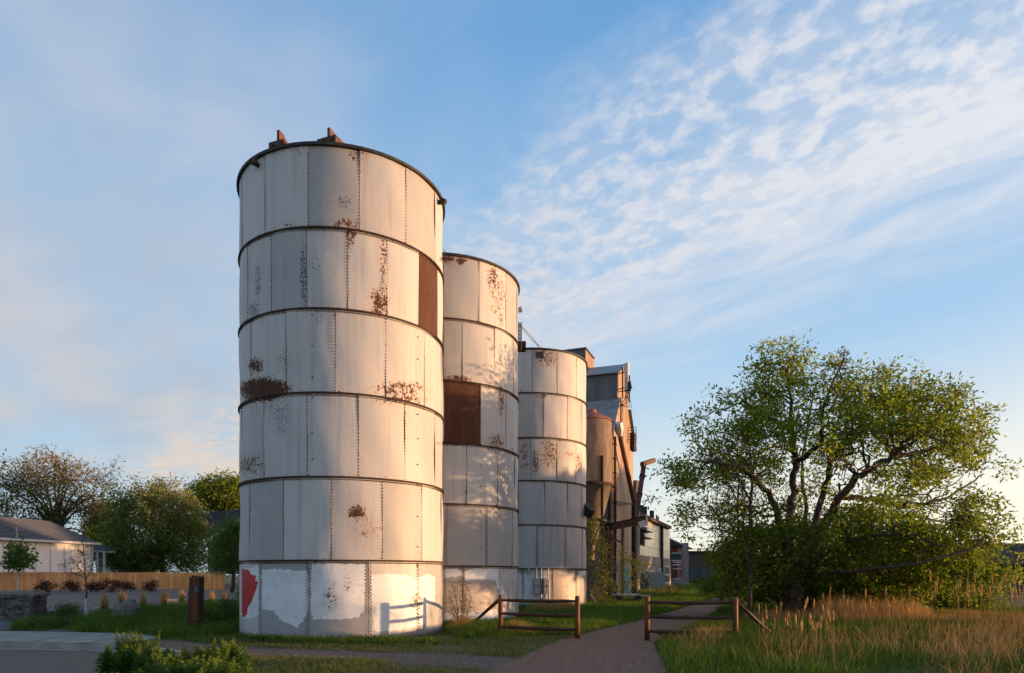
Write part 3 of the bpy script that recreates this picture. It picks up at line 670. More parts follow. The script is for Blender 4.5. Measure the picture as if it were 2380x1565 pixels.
# antenna on the elevator
p0 = E.hit(1457, 911, .55); an = thing('cell_antenna', 'white cylindrical antenna panel on the lit gable of the grain elevator', 'antenna', p0)
b = MB(); b.lathe((p0.x, p0.y, 0), [(.02, p0.z), (.15, p0.z + .02), (.15, p0.z + 1.82), (.02, p0.z + 1.86)], 14); b.build('radome', M['antenna'], an, smooth=False)
b = MB()
for zz in (.3, 1.3): b.tube([p0 + Vector((0, 0, zz)), p0 - E.b * .6 + Vector((0, 0, zz - .1))], .035, 6)
b.tube([p0 - E.b * .28 + Vector((0, 0, -.4)), p0 - E.b * .28 + Vector((0, 0, 1.6))], .04, 6); b.build('mount', M['ring'], an)
b = MB()
for k in range(6):
    s0 = p0 + Vector((random.uniform(-.1, .1), 0, -.02)); b.tube([s0, s0 + Vector((.06 + .08 * k - .2, .1, -.5 - .1 * k)), s0 - E.b * .3 + Vector((-.1 * k * .4, .1, -.8)), s0 - E.b * .5 + Vector((-.25, -.3, -.2 - .2 * k))], .022, 4)
b.build('cable', M['wire'], an)
p1 = E.hit(1463, 935, .75); an2 = thing('cell_antenna', 'slim dark antenna rod beside the white antenna panel on the elevator', 'antenna', p1)
b = MB(); b.tube([p1, p1 + Vector((0, 0, 1.7))], .05, 6); b.box((p1.x, p1.y, p1.z + 1.0), (.16, .2, .6)); b.build('rod', M['black'], an2)
b = MB(); b.tube([p1 + Vector((0, 0, .8)), p1 - E.b * .8 + Vector((0, 0, .7))], .03, 5); b.build('mount', M['ring'], an2)

# corrugated hopper bin
bc = (4.44, 38.5); bin_ = thing('hopper_bin', 'corrugated round hopper bin with a red cap in front of the elevator', 'bin', (*bc, 0))
pr = []
zt, zl = 10.2, 6.6
for i in range(74): pr.append((1.17 + (.018 if i % 2 else -.012), zl + (zt - zl) * i / 73))
b = MB(); b.lathe((*bc, 0), pr, 40); b.build('corrugated_shell', M['galv'], bin_, smooth=False)
b = MB(); b.lathe((*bc, 0), [(1.25, zt - .04), (1.22, zt + .04), (.35, zt + .50), (.32, zt + .62), (.02, zt + .66)], 32); b.build('cap', M['redcap'], bin_)
b = MB(); b.lathe((*bc, 0), [(1.2, zl + .06), (1.21, zl - .05), (1.16, zl - .06), (.22, 2.9), (.20, 2.4)], 32); b.build('hopper_cone', M['cone'], bin_, smooth=True)
b = MB(); b.lathe((*bc, 0), [(1.17, zl - .08), (1.27, zl - .08), (1.27, zl + .08), (1.17, zl + .08)], 32); b.build('ring_beam', M['ring'], bin_)
for k in range(4):
    t = R(45 + 90 * k - 21); e = Vector((math.cos(t), math.sin(t), 0)) * 1.2
    b = MB(); b.beam(Vector((*bc, 0)) + e, Vector((*bc, zl + 1.5)) + e, .13, .13); b.build('leg', M['ring'], bin_)
for k in range(4):
    t, t2 = R(45 + 90 * k - 21), R(135 + 90 * k - 21); e, e2 = Vector((math.cos(t), math.sin(t), 0)) * 1.2, Vector((math.cos(t2), math.sin(t2), 0)) * 1.2
    b = MB(); b.beam(Vector((*bc, .3)) + e, Vector((*bc, 4.6)) + e2, .07, .07); b.beam(Vector((*bc, 4.6)) + e, Vector((*bc, 4.6)) + e2, .09, .12); b.build('brace', M['ring'], bin_)
# timber frame under the conveyor
fr = thing('trestle', 'leggy weathered timber frame standing under the conveyor by the vines', 'frame', at(1425, 1400, 39.6))
for x, y0, y1 in ((1407, 1235, 1398), (1422, 1242, 1398), (1436, 1298, 1402), (1447, 1225, 1396)):
    b = MB(); b.beam(at(x, y0, 39.8), Vector((at(x, y1, 39.8).x, 39.8, 0)), .13, .16); b.build('post', M['deck'] if x != 1436 else M['trim'], fr)
for (x0, y0), (x1, y1) in (((1407, 1245), (1447, 1262)), ((1407, 1380), (1440, 1386)), ((1422, 1250), (1408, 1340)), ((1408, 1300), (1436, 1375))):
    b = MB(); b.beam(at(x0, y0, 39.7), at(x1, y1, 39.7), .08, .12); b.build('crosspiece', M['deck'], fr)
# conveyor
p0, p1 = at(1407, 1229, 39.3), at(1500, 1209, 38.6); cv_ = thing('conveyor', 'rusty enclosed grain conveyor arm reaching out from the elevator towards the trail', 'conveyor', p0)
b = MB(); b.beam(p0, p1, .4, .36); b.build('trough', M['rustbeam'], cv_)
b = MB(); b.beam(p0 + Vector((0, 0, .2)), p1 + Vector((0, 0, .2)), .48, .06); b.build('lid', M['ring'], cv_)
b = MB(); b.beam(at(1484, 1221, 38.5), at(1499, 1216, 38.5), .46, .34); b.beam(p1, p1 + Vector((.09, 0, .01)), .5, .62); b.build('discharge_head', M['trim'], cv_)
# downspout with funnel on the gable wall
sp1 = thing('grain_spout', 'long slanting brown spout with a funnel running down the elevator gable', 'spout', E.hit(1476, 1390, .5) * 1)
f0, f1, f2, f3 = E.hit(1436, 983, .35), E.hit(1441, 1014, .4), E.hit(1474, 1170, .55), E.hit(1474, 1395, .55)
b = MB(); b.tube([f0, f0 + (f1 - f0) * .5, f1], [.30, .30, .17], 8); b.build('funnel', M['antenna'], sp1)
b = MB(); b.tube([f1, f2], .15, 8); b.build('pipe', M['rustbeam'], sp1)
b = MB(); b.tube([f2, Vector((f2.x, f2.y, 0))], .19, 8); b.build('standpipe', M['black'], sp1)
b = MB(); b.beam(E.hit(1432, 1166, .3), E.hit(1472, 1172, .5), .08, .08); b.beam(E.hit(1440, 1172, .3), E.hit(1472, 1172, .5), .06, .06); b.build('bracket', M['black'], sp1)
B_ = Frame(9.72, 54.8)
sp2 = thing('grain_spout', 'rusty boxed spout with a bent head rising clear against the sky right of the elevator', 'spout', E.hit(1482, 1300, .3))
g0, g1, g2 = E.hit(1481, 1186, .2), E.hit(1497, 1078, .2), E.hit(1520, 1070, .2)
b = MB(); b.beam(g0 - (g1 - g0) * .25, g1, .32, .34, (1, 0, 0)); b.build('chute', M['rustbeam'], sp2)
b = MB(); b.beam(g1 - (g2 - g1) * .18, g2, .30, .32); b.build('chute_head', M['rustbeam'], sp2)
for kk in (.3, .7): 
    q_ = g0 + (g1 - g0) * kk; b = MB(); b.beam(q_, q_ + (g1 - g0).normalized() * .12, .4, .42, (1, 0, 0)); b.build('flange', M['ring'], sp2)
pp = E.hit(1476, 1185, -.6); b = MB(); b.tube([Vector((pp.x, pp.y, 0)), at(1476, 1118, pp.y)], .38, 12)
tag(b.build('vent_stack', M['galv'], origin=(pp.x, pp.y, 0)), 'plain round grey stack rising between the elevator and the boxed spout', 'stack')
# flat trailer
tr = thing('flat_trailer', 'low flat grey trailer parked in the grass beside the elevator door', 'trailer', at(1455, 1400, 38.5))
b = MB(); b.box((6.35, 38.3, .45), (1.35, 1.2, .08)); b.build('deck', M['trim'], tr)
for xx in (5.8, 6.95): b = MB(); b.tube([(xx, 37.75, .22), (xx, 37.55, .22)], .22, 14); b.build('wheel', M['black'], tr)
b = MB(); b.beam((7.0, 38.3, .42), (7.75, 38.2, .40), .07, .07); b.beam((7.72, 38.2, 0), (7.72, 38.2, .42), .06, .06); b.build('drawbar', M['trim'], tr)
b = MB(); b.beam(at(1373, 1382, 36), Vector((at(1388, 1400, 36).x, 36, .05)), .2, .06)
tag(b.build('plank', M['trim'], origin=(4.2, 36, 0)), 'loose grey plank leaning in the brush by the far silo', 'plank')

# modern stone and metal building
mb_ = thing('office_building', 'two-storey building with champagne metal panels above grey stone, beyond the elevator', 'building', B_.p(8, -5, 0))
LB = 20.4
b = MB(); B_.box(b, -8, LB, -9, -.12, 0, 6.3); b.build('core', M['slat'], mb_)
b = MB(); B_.box(b, -8, LB, -.12, .08, 0, 3.2); b.build('stone_wall', M['ledge'], mb_)
b = MB(); B_.box(b, LB, LB + .2, -9, .08, 0, 3.2); b.build('stone_wall', M['ledge'], mb_)
pa = np.arange(-6.2, LB, 1.12)
for i, a in enumerate(pa):
    for j, (z0, z1) in enumerate(((3.22, 4.05), (4.05, 4.9), (4.9, 5.7), (5.7, 6.35))):
        if -1.0 < a < 6.4 and j in (1, 2) and 1.6 < a < 5.0: continue
        b = MB(); B_.box(b, a + .012, min(a + 1.108, LB), -.12, random.uniform(.0, .012), z0 + .012, z1 - .012); b.build('metal_panel', M['panel'], mb_)
w = MB()
wa0, wa1 = 1.64, 5.0
B_.box(w, wa0, wa1, -.12, -.03, 4.05, 5.7); wo_ = w.build('window', M['skyglass'], mb_)
w = MB()
for a in np.linspace(wa0, wa1, 5): B_.box(w, a - .04, a + .04, -.03, .04, 4.05, 5.7)
for z in (4.06, 4.6, 5.15, 5.68): B_.box(w, wa0, wa1, -.03, .035, z - .03, z + .03)
w.build('frame', M['frame'], wo_)
w = MB()
for z in (4.62, 5.2): B_.box(w, wa0 - .1, wa1 + .1, .02, .75, z, z + .07)
w.build('sunshade', M['frame'], wo_)
w = MB(); B_.box(w, 5.4, 6.2, .02, .06, 5.2, 5.75)
w.build('vent_grille', M['slat'], mb_)
for a0, a1, z0, z1 in ((6.6, 9.6, .9, 1.9), (12.5, 13.6, .9, 2.1), (16.3, 19.1, .7, 2.4)):
    w = MB(); B_.box(w, a0, a1, .06, .10, z0, z1); wi = w.build('window', M['glass'], mb_)
    w = MB()
    for a in np.linspace(a0, a1, 3): B_.box(w, a - .05, a + .05, .10, .14, z0, z1)
    for z in (z0, (z0 + z1) / 2, z1): B_.box(w, a0, a1, .10, .135, z - .05, z + .05)
    w.build('frame', M['wframe'], wi)
w = MB(); q_ = B_.hit(1538.5, 1290, .15); w.tube([q_ + Vector((0, 0, 6.3 - q_.z)), Vector((q_.x, q_.y, .3))], .16, 8); w.build('downpipe', M['black'], mb_)
b = MB(); B_.box(b, -8.2, LB - 1.9, -.1, .45, 6.35, 6.55); b.build('fascia', M['rustbeam'], mb_)
b = MB(); b.hexa([B_.p(-8.2, .5, 6.55), B_.p(LB - 1.9, .5, 6.55), B_.p(LB - 1.9, -9, 6.55), B_.p(-8.2, -9, 6.55), B_.p(-8.2, .5, 6.63), B_.p(LB - 1.9, .5, 6.63), B_.p(LB - 1.9, -5, 8.2), B_.p(-8.2, -5, 8.2)]); b.build('roof', M['darkroof'], mb_)
for x, h_, w_ in ((1486, .8, .7), (1497, .9, .5), (1515, .9, .4), (1526, .7, .15), (1530, .65, .15)):
    q_ = B_.hit(x, 1200, -1.5); b = MB(); b.box((q_.x, q_.y, 7.1 + h_ / 2), (w_, w_, h_ + .6)); b.build('roof_vent', M['darkroof'] if w_ > .2 else M['redcap'], mb_)
gw = MB(); gw.box((12.2, 58.2, .9), (1.55, .9, 1.8)); tag(gw.build('stone_enclosure', M['greystone'], origin=(12.2, 58.2, 0)), 'square speckled grey stone enclosure wall in front of the office building', 'wall')
sf = thing('slat_screen', 'charcoal horizontal slat screen left of the speckled stone enclosure', 'screen', (10.9, 57.3, 0))
for i in range(8): b = MB(); b.box((10.85, 57.3, .12 + i * .2), (1.25, .06, .17)); b.build('slat', M['slat'], sf)

# red-brown building with porch, beyond
C2 = Frame(20.5, 84.0)
rbld = thing('red_building', 'dark red gabled building with a glazed porch and lit stone pillar at the trail end', 'building', C2.p(4, -3, 0))
b = MB(); C2.box(b, -1.0, 9, -8, -.0, 0, 5.0); b.build('wall', M['redwall'], rbld)
b = MB(); C2.box(b, -1.12, -1.0, -3, .02, 0, 5.0); b.build('wall', M['redwall'], rbld)
b = MB(); b.hexa([C2.p(-1.6, .7, 4.95), C2.p(9.3, .7, 4.95), C2.p(9.3, -9, 4.95), C2.p(-1.6, -9, 4.95), C2.p(-1.6, .75, 5.05), C2.p(9.3, .75, 5.05), C2.p(9.3, -4.5, 7.6), C2.p(-1.6, -4.5, 7.6)]); b.build('roof', M['darkroof'], rbld)
for x0, x1, y0, y1, m_ in ((1562, 1576, 1286, 1303, 'skyglass'), (1577, 1583, 1286, 1303, 'skyglass')):
    p0, p1 = at(x0, y0, 82.6), at(x1, y1, 82.6); b = MB(); b.box(((p0.x + p1.x) / 2, 82.55, (p0.z + p1.z) / 2), (p1.x - p0.x, .1, p0.z - p1.z)); wi = b.build('window', M[m_], rbld)
    b = MB(); b.box(((p0.x + p1.x) / 2, 82.47, p1.z), (p1.x - p0.x + .1, .1, .1)); b.box(((p0.x + p1.x) / 2, 82.47, p0.z), (p1.x - p0.x + .1, .1, .1)); b.build('frame', M['wframe'], wi)
b = MB(); p0 = at(1587, 1270, 82); p1 = at(1598, 1362, 82); b.box(((p0.x + p1.x) / 2, 82, p0.z / 2 + .2), (p1.x - p0.x, 1.0, p0.z + .4)); b.build('stone_pillar', M['ledge'], rbld)
pg = thing('porch_trellis', 'dark porch frame with white cross bars in front of the red building', 'trellis', at(1575, 1362, 79))
for x in (1566, 1573, 1581): b = MB(); q0 = at(x, 1308, 79); b.beam((q0.x, 79, 0), q0, .12, .12); b.build('post', M['frame'], pg)
for y in (1307, 1313, 1322, 1346): b = MB(); b.beam(at(1564, y, 78.9), at(1583, y, 78.9), .1, .12); b.build('bar', M['trim'], pg)
b = MB(); b.box((at(1575, 1355, 78.4).x, 78.4, .45), (1.6, .5, .9)); tag(b.build('stone_planter', M['ledge'], origin=(at(1575, 1355, 78.4).x, 78.4, 0)), 'low stone planter wall glowing under the porch trellis', 'planter')
dk = thing('deck_railing', 'slatted timber deck railing at the far end of the trail', 'railing', at(1602, 1362, 84))
for i in range(5): b = MB(); z = .25 + i * .22; b.beam(Vector((at(1590, 0, 84).x, 84, z)), Vector((at(1610, 0, 84).x, 84, z)), .05, .13); b.build('slat', M['deck'], dk)
for x in (1590, 1600, 1610): b = MB(); b.beam((at(x, 0, 84.1).x, 84.1, 0), (at(x, 0, 84.1).x, 84.1, 1.35), .12, .12); b.build('post', M['deck'], dk)
# long dark buildings behind the tree
for x0, x1, y0, Yd, lab in ((1600, 1692, 1281, 112, 'long dark flat-roofed building at the end of the trail'), (1692, 1900, 1292, 118, 'low dark building half hidden behind the big leafy tree')):
    X0, X1 = (x0 - CX) / FP * Yd, (x1 - CX) / FP * Yd; zt_ = EYE + (HZ - y0) / FP * Yd
    db = thing('dark_building', lab, 'building', ((X0 + X1) / 2, Yd + 4, 0))
    b = MB(); b.box(((X0 + X1) / 2, Yd + 4, zt_ / 2 - .15), (X1 - X0, 8, zt_ - .3)); b.build('wall', M['brownwall'], db)
    b = MB(); b.box(((X0 + X1) / 2, Yd + 4, zt_ - .15), (X1 - X0 + .6, 8.8, .3)); b.build('roof', M['darkroof'], db)
    for k in range(4):
        xx = X0 + (X1 - X0) * (k + .5) / 4; b = MB(); b.box((xx, Yd - .03, 1.9), (1.1, .06, 1.6)); wi = b.build('window', M['skyglass'], db)
        b = MB()
        for z in (1.1, 2.7): b.box((xx, Yd - .08, z), (1.25, .06, .1))
        b.build('frame', M['slat'], wi)

# house on the right, behind the tree
rh = thing('grey_house', 'grey-sided house with a dark roof at the right edge behind the big tree', 'house', (47, 66, 0))
b = MB(); b.box((47, 66, 1.25), (30, 8, 2.5)); b.build('wall', M['siding'], rh)
for i in range(11): b = MB(); b.box((47, 61.97, .2 + i * .22), (30, .06, .205)); b.build('siding_board', M['siding'], rh)
b = MB(); b.prism([(31.5, 61.2, 2.45), (31.5, 70.8, 2.45), (33.0, 66, 4.6)], (31, 0, 0)); b.build('roof', M['darkroof'], rh)
for xx in (41, 46.2): 
    b = MB(); b.box((xx, 61.9, 1.5), (1.3, .1, 1.2)); wi = b.build('window', M['glass'], rh)
    b = MB()
    for z in (.9, 2.1): b.box((xx, 61.85, z), (1.4, .1, .1))
    for dx in (-.65, 0, .65): b.box((xx + dx, 61.85, 1.5), (.08, .09, 1.2))
    b.build('frame', M['wframe'], wi)
# overhead wires
for i, (y0, y1) in enumerate(((1226, 1231), (1240, 1243), (1268, 1270), (1282, 1285))):
    b = MB(); b.tube([at(1530, y0 + 10, 150), at(2000, y0 + 4, 150), at(2460, y1, 150)], .035, 4)
    tag(b.build('power_line', M['wire']), ['uppermost', 'second highest', 'third', 'lowest'][i] + ' thin power line crossing the pale sky behind the big tree', 'power line', 'power lines behind the tree')

# ------------------------------------------------------------------ left: house, fence, wall, timber post
H = Frame(-48.0, 66.0, R(15.5))      # corner seen left; a runs back along the wall that faces us, b to the right
hs_ = thing('white_house', 'white stucco house with battens and a grey hipped roof behind the cedar fence', 'house', H.p(5, -3, 0))
hl = 12.4; p_r = at(213, 1260, 78.0)
H = Frame(at(0, 1330, 67.5).x, 67.5, math.atan2(p_r.x - at(0, 1330, 67.5).x, 78 - 67.5)); hl = math.hypot(p_r.x - at(0, 1330, 67.5).x, 10.5)
ze = 5.15
b = MB(); H.box(b, -8, hl, -7, 0, 0, ze); b.build('wall', M['stucco'], hs_)
for a in np.arange(hl - .12, -8, -1.72): b = MB(); H.box(b, a - .07, a + .07, 0, .05, 0, ze - .05); b.build('batten', M['trim'], hs_)
b = MB(); b.add([H.p(-8.5, .6, ze), H.p(hl + .6, .6, ze), H.p(hl + .6, -7.6, ze), H.p(-8.5, -7.6, ze), H.p(-8.5, -3.5, ze + 2.5), H.p(hl - 2.2, -3.5, ze + 2.4)],
              [(0, 1, 5, 4), (1, 2, 5), (2, 3, 4, 5), (3, 0, 4), (3, 2, 1, 0)]); rf = b.build('roof', M['shingle'], hs_)
sh = MB()
nrm_ = Vector((0, 0, .02))
for k in range(1, 16):
    f = k / 16; A_ = H.p(-8.5, .6 - 4.1 * f, ze + 2.5 * f + .012); C_ = H.p(hl + .6 - 2.8 * f, .6 - 4.1 * f, ze + 2.4 * f + .012)
    sh.beam(A_, C_, .05, .03)
so = sh.build('shingle_course', M['darkroof'], rf); so['kind'] = 'stuff'
b = MB(); H.box(b, -8.5, hl + .65, .55, .72, ze - .18, ze + .04); b.build('gutter', M['trim'], hs_)
b = MB(); H.box(b, hl - .02, hl + .1, .0, .12, 0, ze - .1); b.build('downpipe', M['trim'], hs_)
a0, a1 = (H.hit(25, 1290, 0) - H.o).dot(H.a), (H.hit(60, 1290, 0) - H.o).dot(H.a)
b = MB(); H.box(b, a0, a1, -.02, .03, 3.1, 4.5); wi = b.build('window', glass('mirror_window_glass', (.25, .22, .2), .03), hs_); wi.data.materials[0].node_tree.nodes['Principled BSDF'].inputs['Metallic'].default_value = .9
b = MB()
for z in (3.1, 4.5): H.box(b, a0 - .05, a1 + .05, .03, .08, z - .05, z + .05)
for a in (a0, (a0 + a1) / 2, a1): H.box(b, a - .04, a + .04, .03, .075, 3.1, 4.5)
b.build('frame', M['trim'], wi)
# covered porch at the back of the white house
pc = thing('porch', 'small grey-roofed porch on white posts at the right end of the white house', 'porch', at(232, 1335, 83))
b = MB(); b.hexa([at(212, 1278, 80), at(267, 1282, 80), at(267, 1282, 84), at(212, 1278, 84), at(212, 1262, 80.5), at(240, 1266, 80.5), at(262, 1276, 84), at(212, 1260, 84)]); b.build('roof', M['shingle'], pc)
b = MB(); b.beam(at(212, 1281, 79.9), at(268, 1284, 79.9), .1, .2); b.build('gutter', M['trim'], pc)
for x in (226, 242): b = MB(); q_ = at(x, 1283, 80); b.beam((q_.x, 80, 0), q_, .2, .2); b.build('post', M['stucco'], pc)
# two darker houses further back
dh = thing('dark_roofed_house', 'blue-grey house with a black roof between the white house and the round bushy tree', 'house', at(290, 1335, 92))
q0, q1 = at(225, 1290, 92), at(345, 1290, 92)
b = MB(); b.box(((q0.x + q1.x) / 2, 94, 2.1), (q1.x - q0.x, 4, 4.2)); b.build('wall', M['siding'], dh)
b = MB(); b.hexa([(q0.x - .4, 91.4, 4.2), (q1.x + .4, 91.4, 4.2), (q1.x + .4, 97, 4.2), (q0.x - .4, 97, 4.2), (q0.x, 93.6, 6.0), (q1.x, 93.6, 5.8), (q1.x, 94.2, 5.8), (q0.x, 94.2, 6.0)]); b.build('roof', M['darkroof'], dh)
b = MB(); z0 = at(0, 1328, 91.9).z; b.box((at(258, 0, 91.9).x, 91.9, 1.9), (1.8, .12, 2.6)); b.build('door', M['trim'], dh)
b = MB(); b.beam(at(228, 1300, 91.8), at(345, 1303, 91.8), .1, .2); b.build('trim_board', M['trim'], dh)
dh2 = thing('gable_house', 'black-roofed house with a pale slanting gable edge just left of the near silo', 'house', at(520, 1335, 100))
q0, q1 = at(440, 1196, 100), at(640, 1196, 100)
b = MB(); b.prism([at(483, 1255, 99), at(720, 1255, 99), at(720, 1335, 99), at(483, 1335, 99)], (0, 6, 0)); b.prism([at(483, 1255, 99), at(600, 1180, 99), at(720, 1255, 99)], (0, 6, 0)); b.build('wall', M['siding'], dh2)
b = MB(); b.hexa([at(420, 1258, 101), at(484, 1254, 98.6), at(484, 1254, 99), at(420, 1258, 108), at(430, 1196, 104), at(600, 1180, 98.6), at(600, 1180, 99), at(430, 1196, 108)]); b.build('roof', M['darkroof'], dh2)
b = MB(); b.beam(at(480, 1256, 98.4), at(600, 1178, 98.4), .1, .35); b.build('barge_board', M['trim'], dh2)

# cedar picket fence
F0, F1 = Vector(at(-24, 1335, 62)), Vector(at(522, 1335, 71.5)); F0.z = F1.z = 0
fd = (F1 - F0); fl = fd.length; fd.normalize(); fnv = Vector((fd.y, -fd.x, 0))
fc = thing('picket_fence', 'long orange-brown cedar picket fence beyond the parking lot', 'fence', F0)
pm = None
for i in range(int(fl / .152)):
    p = F0 + fd * (i * .152 + .076)
    if i % 8 == 0 or pm is None:
        b = MB(); hgt = 1.8 + random.uniform(-.02, .02); w = .142
        q_ = [Vector((-fd * w / 2)), Vector((fd * w / 2)), Vector((fd * w / 2)) + Vector((0, 0, hgt - .04)), fd * w * .3 + Vector((0, 0, hgt)), -fd * w * .3 + Vector((0, 0, hgt)), -fd * w / 2 + Vector((0, 0, hgt - .04))]
        b.prism(q_, -fnv * .02); pm = b.build('picket', M['picket'], fc, origin=None)
        # mesh was written about the fence base: shift back to its own place
        me = pm.data; me.transform(__import__('mathutils').Matrix.Translation(F0)); pm.location = p - F0 + fnv * random.uniform(0, .012)
    else:
        o = pm.copy(); COL.objects.link(o); o.parent = fc; o.location = p - F0 + fnv * random.uniform(-.004, .014)
for z in (.35, 1.5): b = MB(); b.beam(F0 - fnv * .05 + Vector((0, 0, z)), F1 - fnv * .05 + Vector((0, 0, z)), .05, .09); b.build('rail', M['picket'], fc)

# dry stone wall at the left edge
wl = thing('stone_wall', 'low dry-stacked grey stone wall at the left edge of the planting bed', 'wall', gp(40, 1444))
base_w = gp(40, 1444); yw = base_w.y; x_l, x_r = at(-60, 0, yw).x, at(79, 0, yw).x; top_w = at(0, 1380, yw).z
b = MB(); b.box(((x_l + x_r) / 2, yw + .35, top_w / 2 - .03), (x_r - x_l - .1, .6, top_w - .1)); b.build('core', M['black'], wl)
z = 0.0; row = 0
while z < top_w - .1:
    h_ = random.choice((.06, .075, .09, .11)); x = x_l + random.uniform(0, .2)
    while x < x_r - .05:
        w_ = min(random.uniform(.16, .42), x_r - x)
        b = MB(); pr_ = random.uniform(-.03, .03)
        b.box((x + w_ / 2, yw + .1 + pr_, z + h_ / 2), (w_ - .012, .24, h_ - .01)); b.build('stone', M['stone'], wl); x += w_
    b = MB(); b.box((x_r - .04 + random.uniform(-.02, .02), yw + .4, z + h_ / 2), (.2, .34, h_ - .01)); b.build('stone', M['stone'], wl)
    z += h_
b = MB(); b.box(((x_l + x_r) / 2 + .03, yw + .33, z + .03), (x_r - x_l + .08, .78, .07)); b.build('capstone', M['stone'], wl)

# thick timber post with a plaque
pb = gp(447, 1473); tp = thing('timber_post', 'thick leaning brown timber post with a small dark plaque beside the near silo', 'post', pb)
Yp = pb.y
def ringpt(x, y, dy): v = at(x, y, Yp); v.y += dy; return v
b = MB(); b.hexa([ringpt(433, 1478, 0), ringpt(459, 1478, 0), ringpt(463, 1478, .24), ringpt(437, 1478, .24), ringpt(440, 1343, 0), ringpt(462, 1343, 0), ringpt(466, 1342, .22), ringpt(444, 1342, .22)]); b.build('shaft', M['stump'], tp)
b = MB()
for k in range(24):
    x = 438 + 27 * random.random(); dy = random.uniform(.02, .3); v = ringpt(x, 1344, dy); b.beam(v, v + Vector((random.uniform(-.02, .02), 0, random.uniform(.03, .08))), .02, .015)
b.build('splintered_top', M['stump'], tp)
b = MB(); b.beam(ringpt(434, 1442, -.012), ringpt(461, 1444, -.012), .02, .03); b.build('wire_band', M['black'], tp)
pl = MB(); pl.hexa([ringpt(451, 1380, -.03), ringpt(462, 1380, -.03), ringpt(462, 1380, .01), ringpt(451, 1380, .01), ringpt(452, 1360, -.03), ringpt(463, 1360, -.03), ringpt(463, 1360, .01), ringpt(452, 1360, .01)])
po = pl.build('plaque', mat('dark_blue_plaque', (.02, .028, .04), (.035, .045, .06), 9, .4), tp)
b = MB()
for k in range(4): b.beam(ringpt(454, 1364 + k * 4, -.034), ringpt(458 + (k * 7) % 3, 1364 + k * 4, -.034), .006, .012)
b.build('engraved_line', M['box'], po)

# ------------------------------------------------------------------ trail fences
def log_fence(lab, L, Rr, brace_from, brace_to, zt_=1.067):
    f = thing('log_fence', lab, 'fence', ((L.x + Rr.x) / 2, (L.y + Rr.y) / 2, 0), 'round-log fences flanking the trail')
    for p in (L, Rr):
        b = MB(); b.tube([(p.x, p.y, -.05), (p.x, p.y, .5), (p.x, p.y, zt_ - .05), (p.x, p.y, zt_ - .012), (p.x, p.y, zt_)], [.066, .064, .062, .052, .03], 14); b.build('post', M['log'], f, smooth=True)
    d = (Rr - L).normalized()
    for z in (.93, .58, .23):
        b = MB(); n = 9; pts = [L + d * .05 + (Rr - L - d * .1) * k / n + Vector((0, random.uniform(-.006, .006), z + random.uniform(-.006, .006) - .012 * math.sin(k / n * math.pi))) for k in range(n + 1)]
        b.tube(pts, [.030] + [.045 + random.uniform(-.003, .003) for _ in range(n - 1)] + [.030], 10); b.build('rail', M['rail'], f, smooth=True)
    b = MB(); p = brace_from; b.tube([Vector((p.x, p.y, .97)), Vector((brace_to[0], brace_to[1], -.02))], .048, 10); b.build('brace', M['rail'], f, smooth=True)
    return f
LA, LBp = Vector((-.30, 17.8, 0)), Vector((1.62, 16.92, 0))
lf0 = gp(1090, 1458)
log_fence('round-log fence panel left of the trail, in front of the silos', LA, LBp, LA, (lf0.x, lf0.y + 1.6))
RA, RBp = Vector((3.24, 16.35, 0)), Vector((5.27, 16.1, 0))
log_fence('round-log fence panel right of the trail, below the big tree', RA, RBp, RBp, (at(1812, 0, 17.0).x, 17.2))

# ------------------------------------------------------------------ vegetation
def unit(v): return v / (np.linalg.norm(v, axis=-1, keepdims=True) + 1e-12)
def leaf_mesh(name, P, D, L, Wd, tint, m, parent=None, origin=None):
    n = len(P); s = unit(np.cross(D, unit(rng.normal(size=(n, 3))))); L = np.broadcast_to(L, n)[:, None]; Wd = np.broadcast_to(Wd, n)[:, None]
    V = np.stack([P, P + D * L * .42 + s * Wd * .5, P + D * L, P + D * L * .42 - s * Wd * .5], 1).reshape(-1, 3)
    F = np.arange(4 * n).reshape(n, 4)
    return mesh_obj(name, V, {4: F}, m, parent, origin, attrs=dict(tint=np.repeat(tint, 4)))
def blade_arrays(P, h, w, lean, tint):
    n = len(P); th = rng.random(n) * math.pi * 2; s = np.stack([np.cos(th), np.sin(th), np.zeros(n)], 1) * (w / 2)[:, None]
    up = np.array([0, 0, 1.])[None] * h[:, None]; ln = np.concatenate([lean, np.zeros((n, 1))], 1) * h[:, None]
    mid = P + up * .55 + ln * .35; tip = P + up * np.clip(1 - .35 * (lean ** 2).sum(1), .3, 1)[:, None] + ln
    V = np.stack([P - s, P + s, mid + s * .75, mid - s * .75, tip], 1).reshape(-1, 3); b = np.arange(n)[:, None] * 5
    return V, {4: b + np.array([[0, 1, 2, 3]]), 3: b + np.array([[3, 2, 4]])}, np.repeat(tint, 5)
def grass(name, P, h, w, lean_amt, tint, m, parent=None, origin=None, bias=(0, 0)):
    n = len(P); lean = rng.normal(size=(n, 2)) * lean_amt + np.array(bias)
    V, F, T = blade_arrays(P, np.asarray(h), np.broadcast_to(w, n), lean, tint)
    return mesh_obj(name, V, F, m, parent, origin, attrs=dict(tint=T))

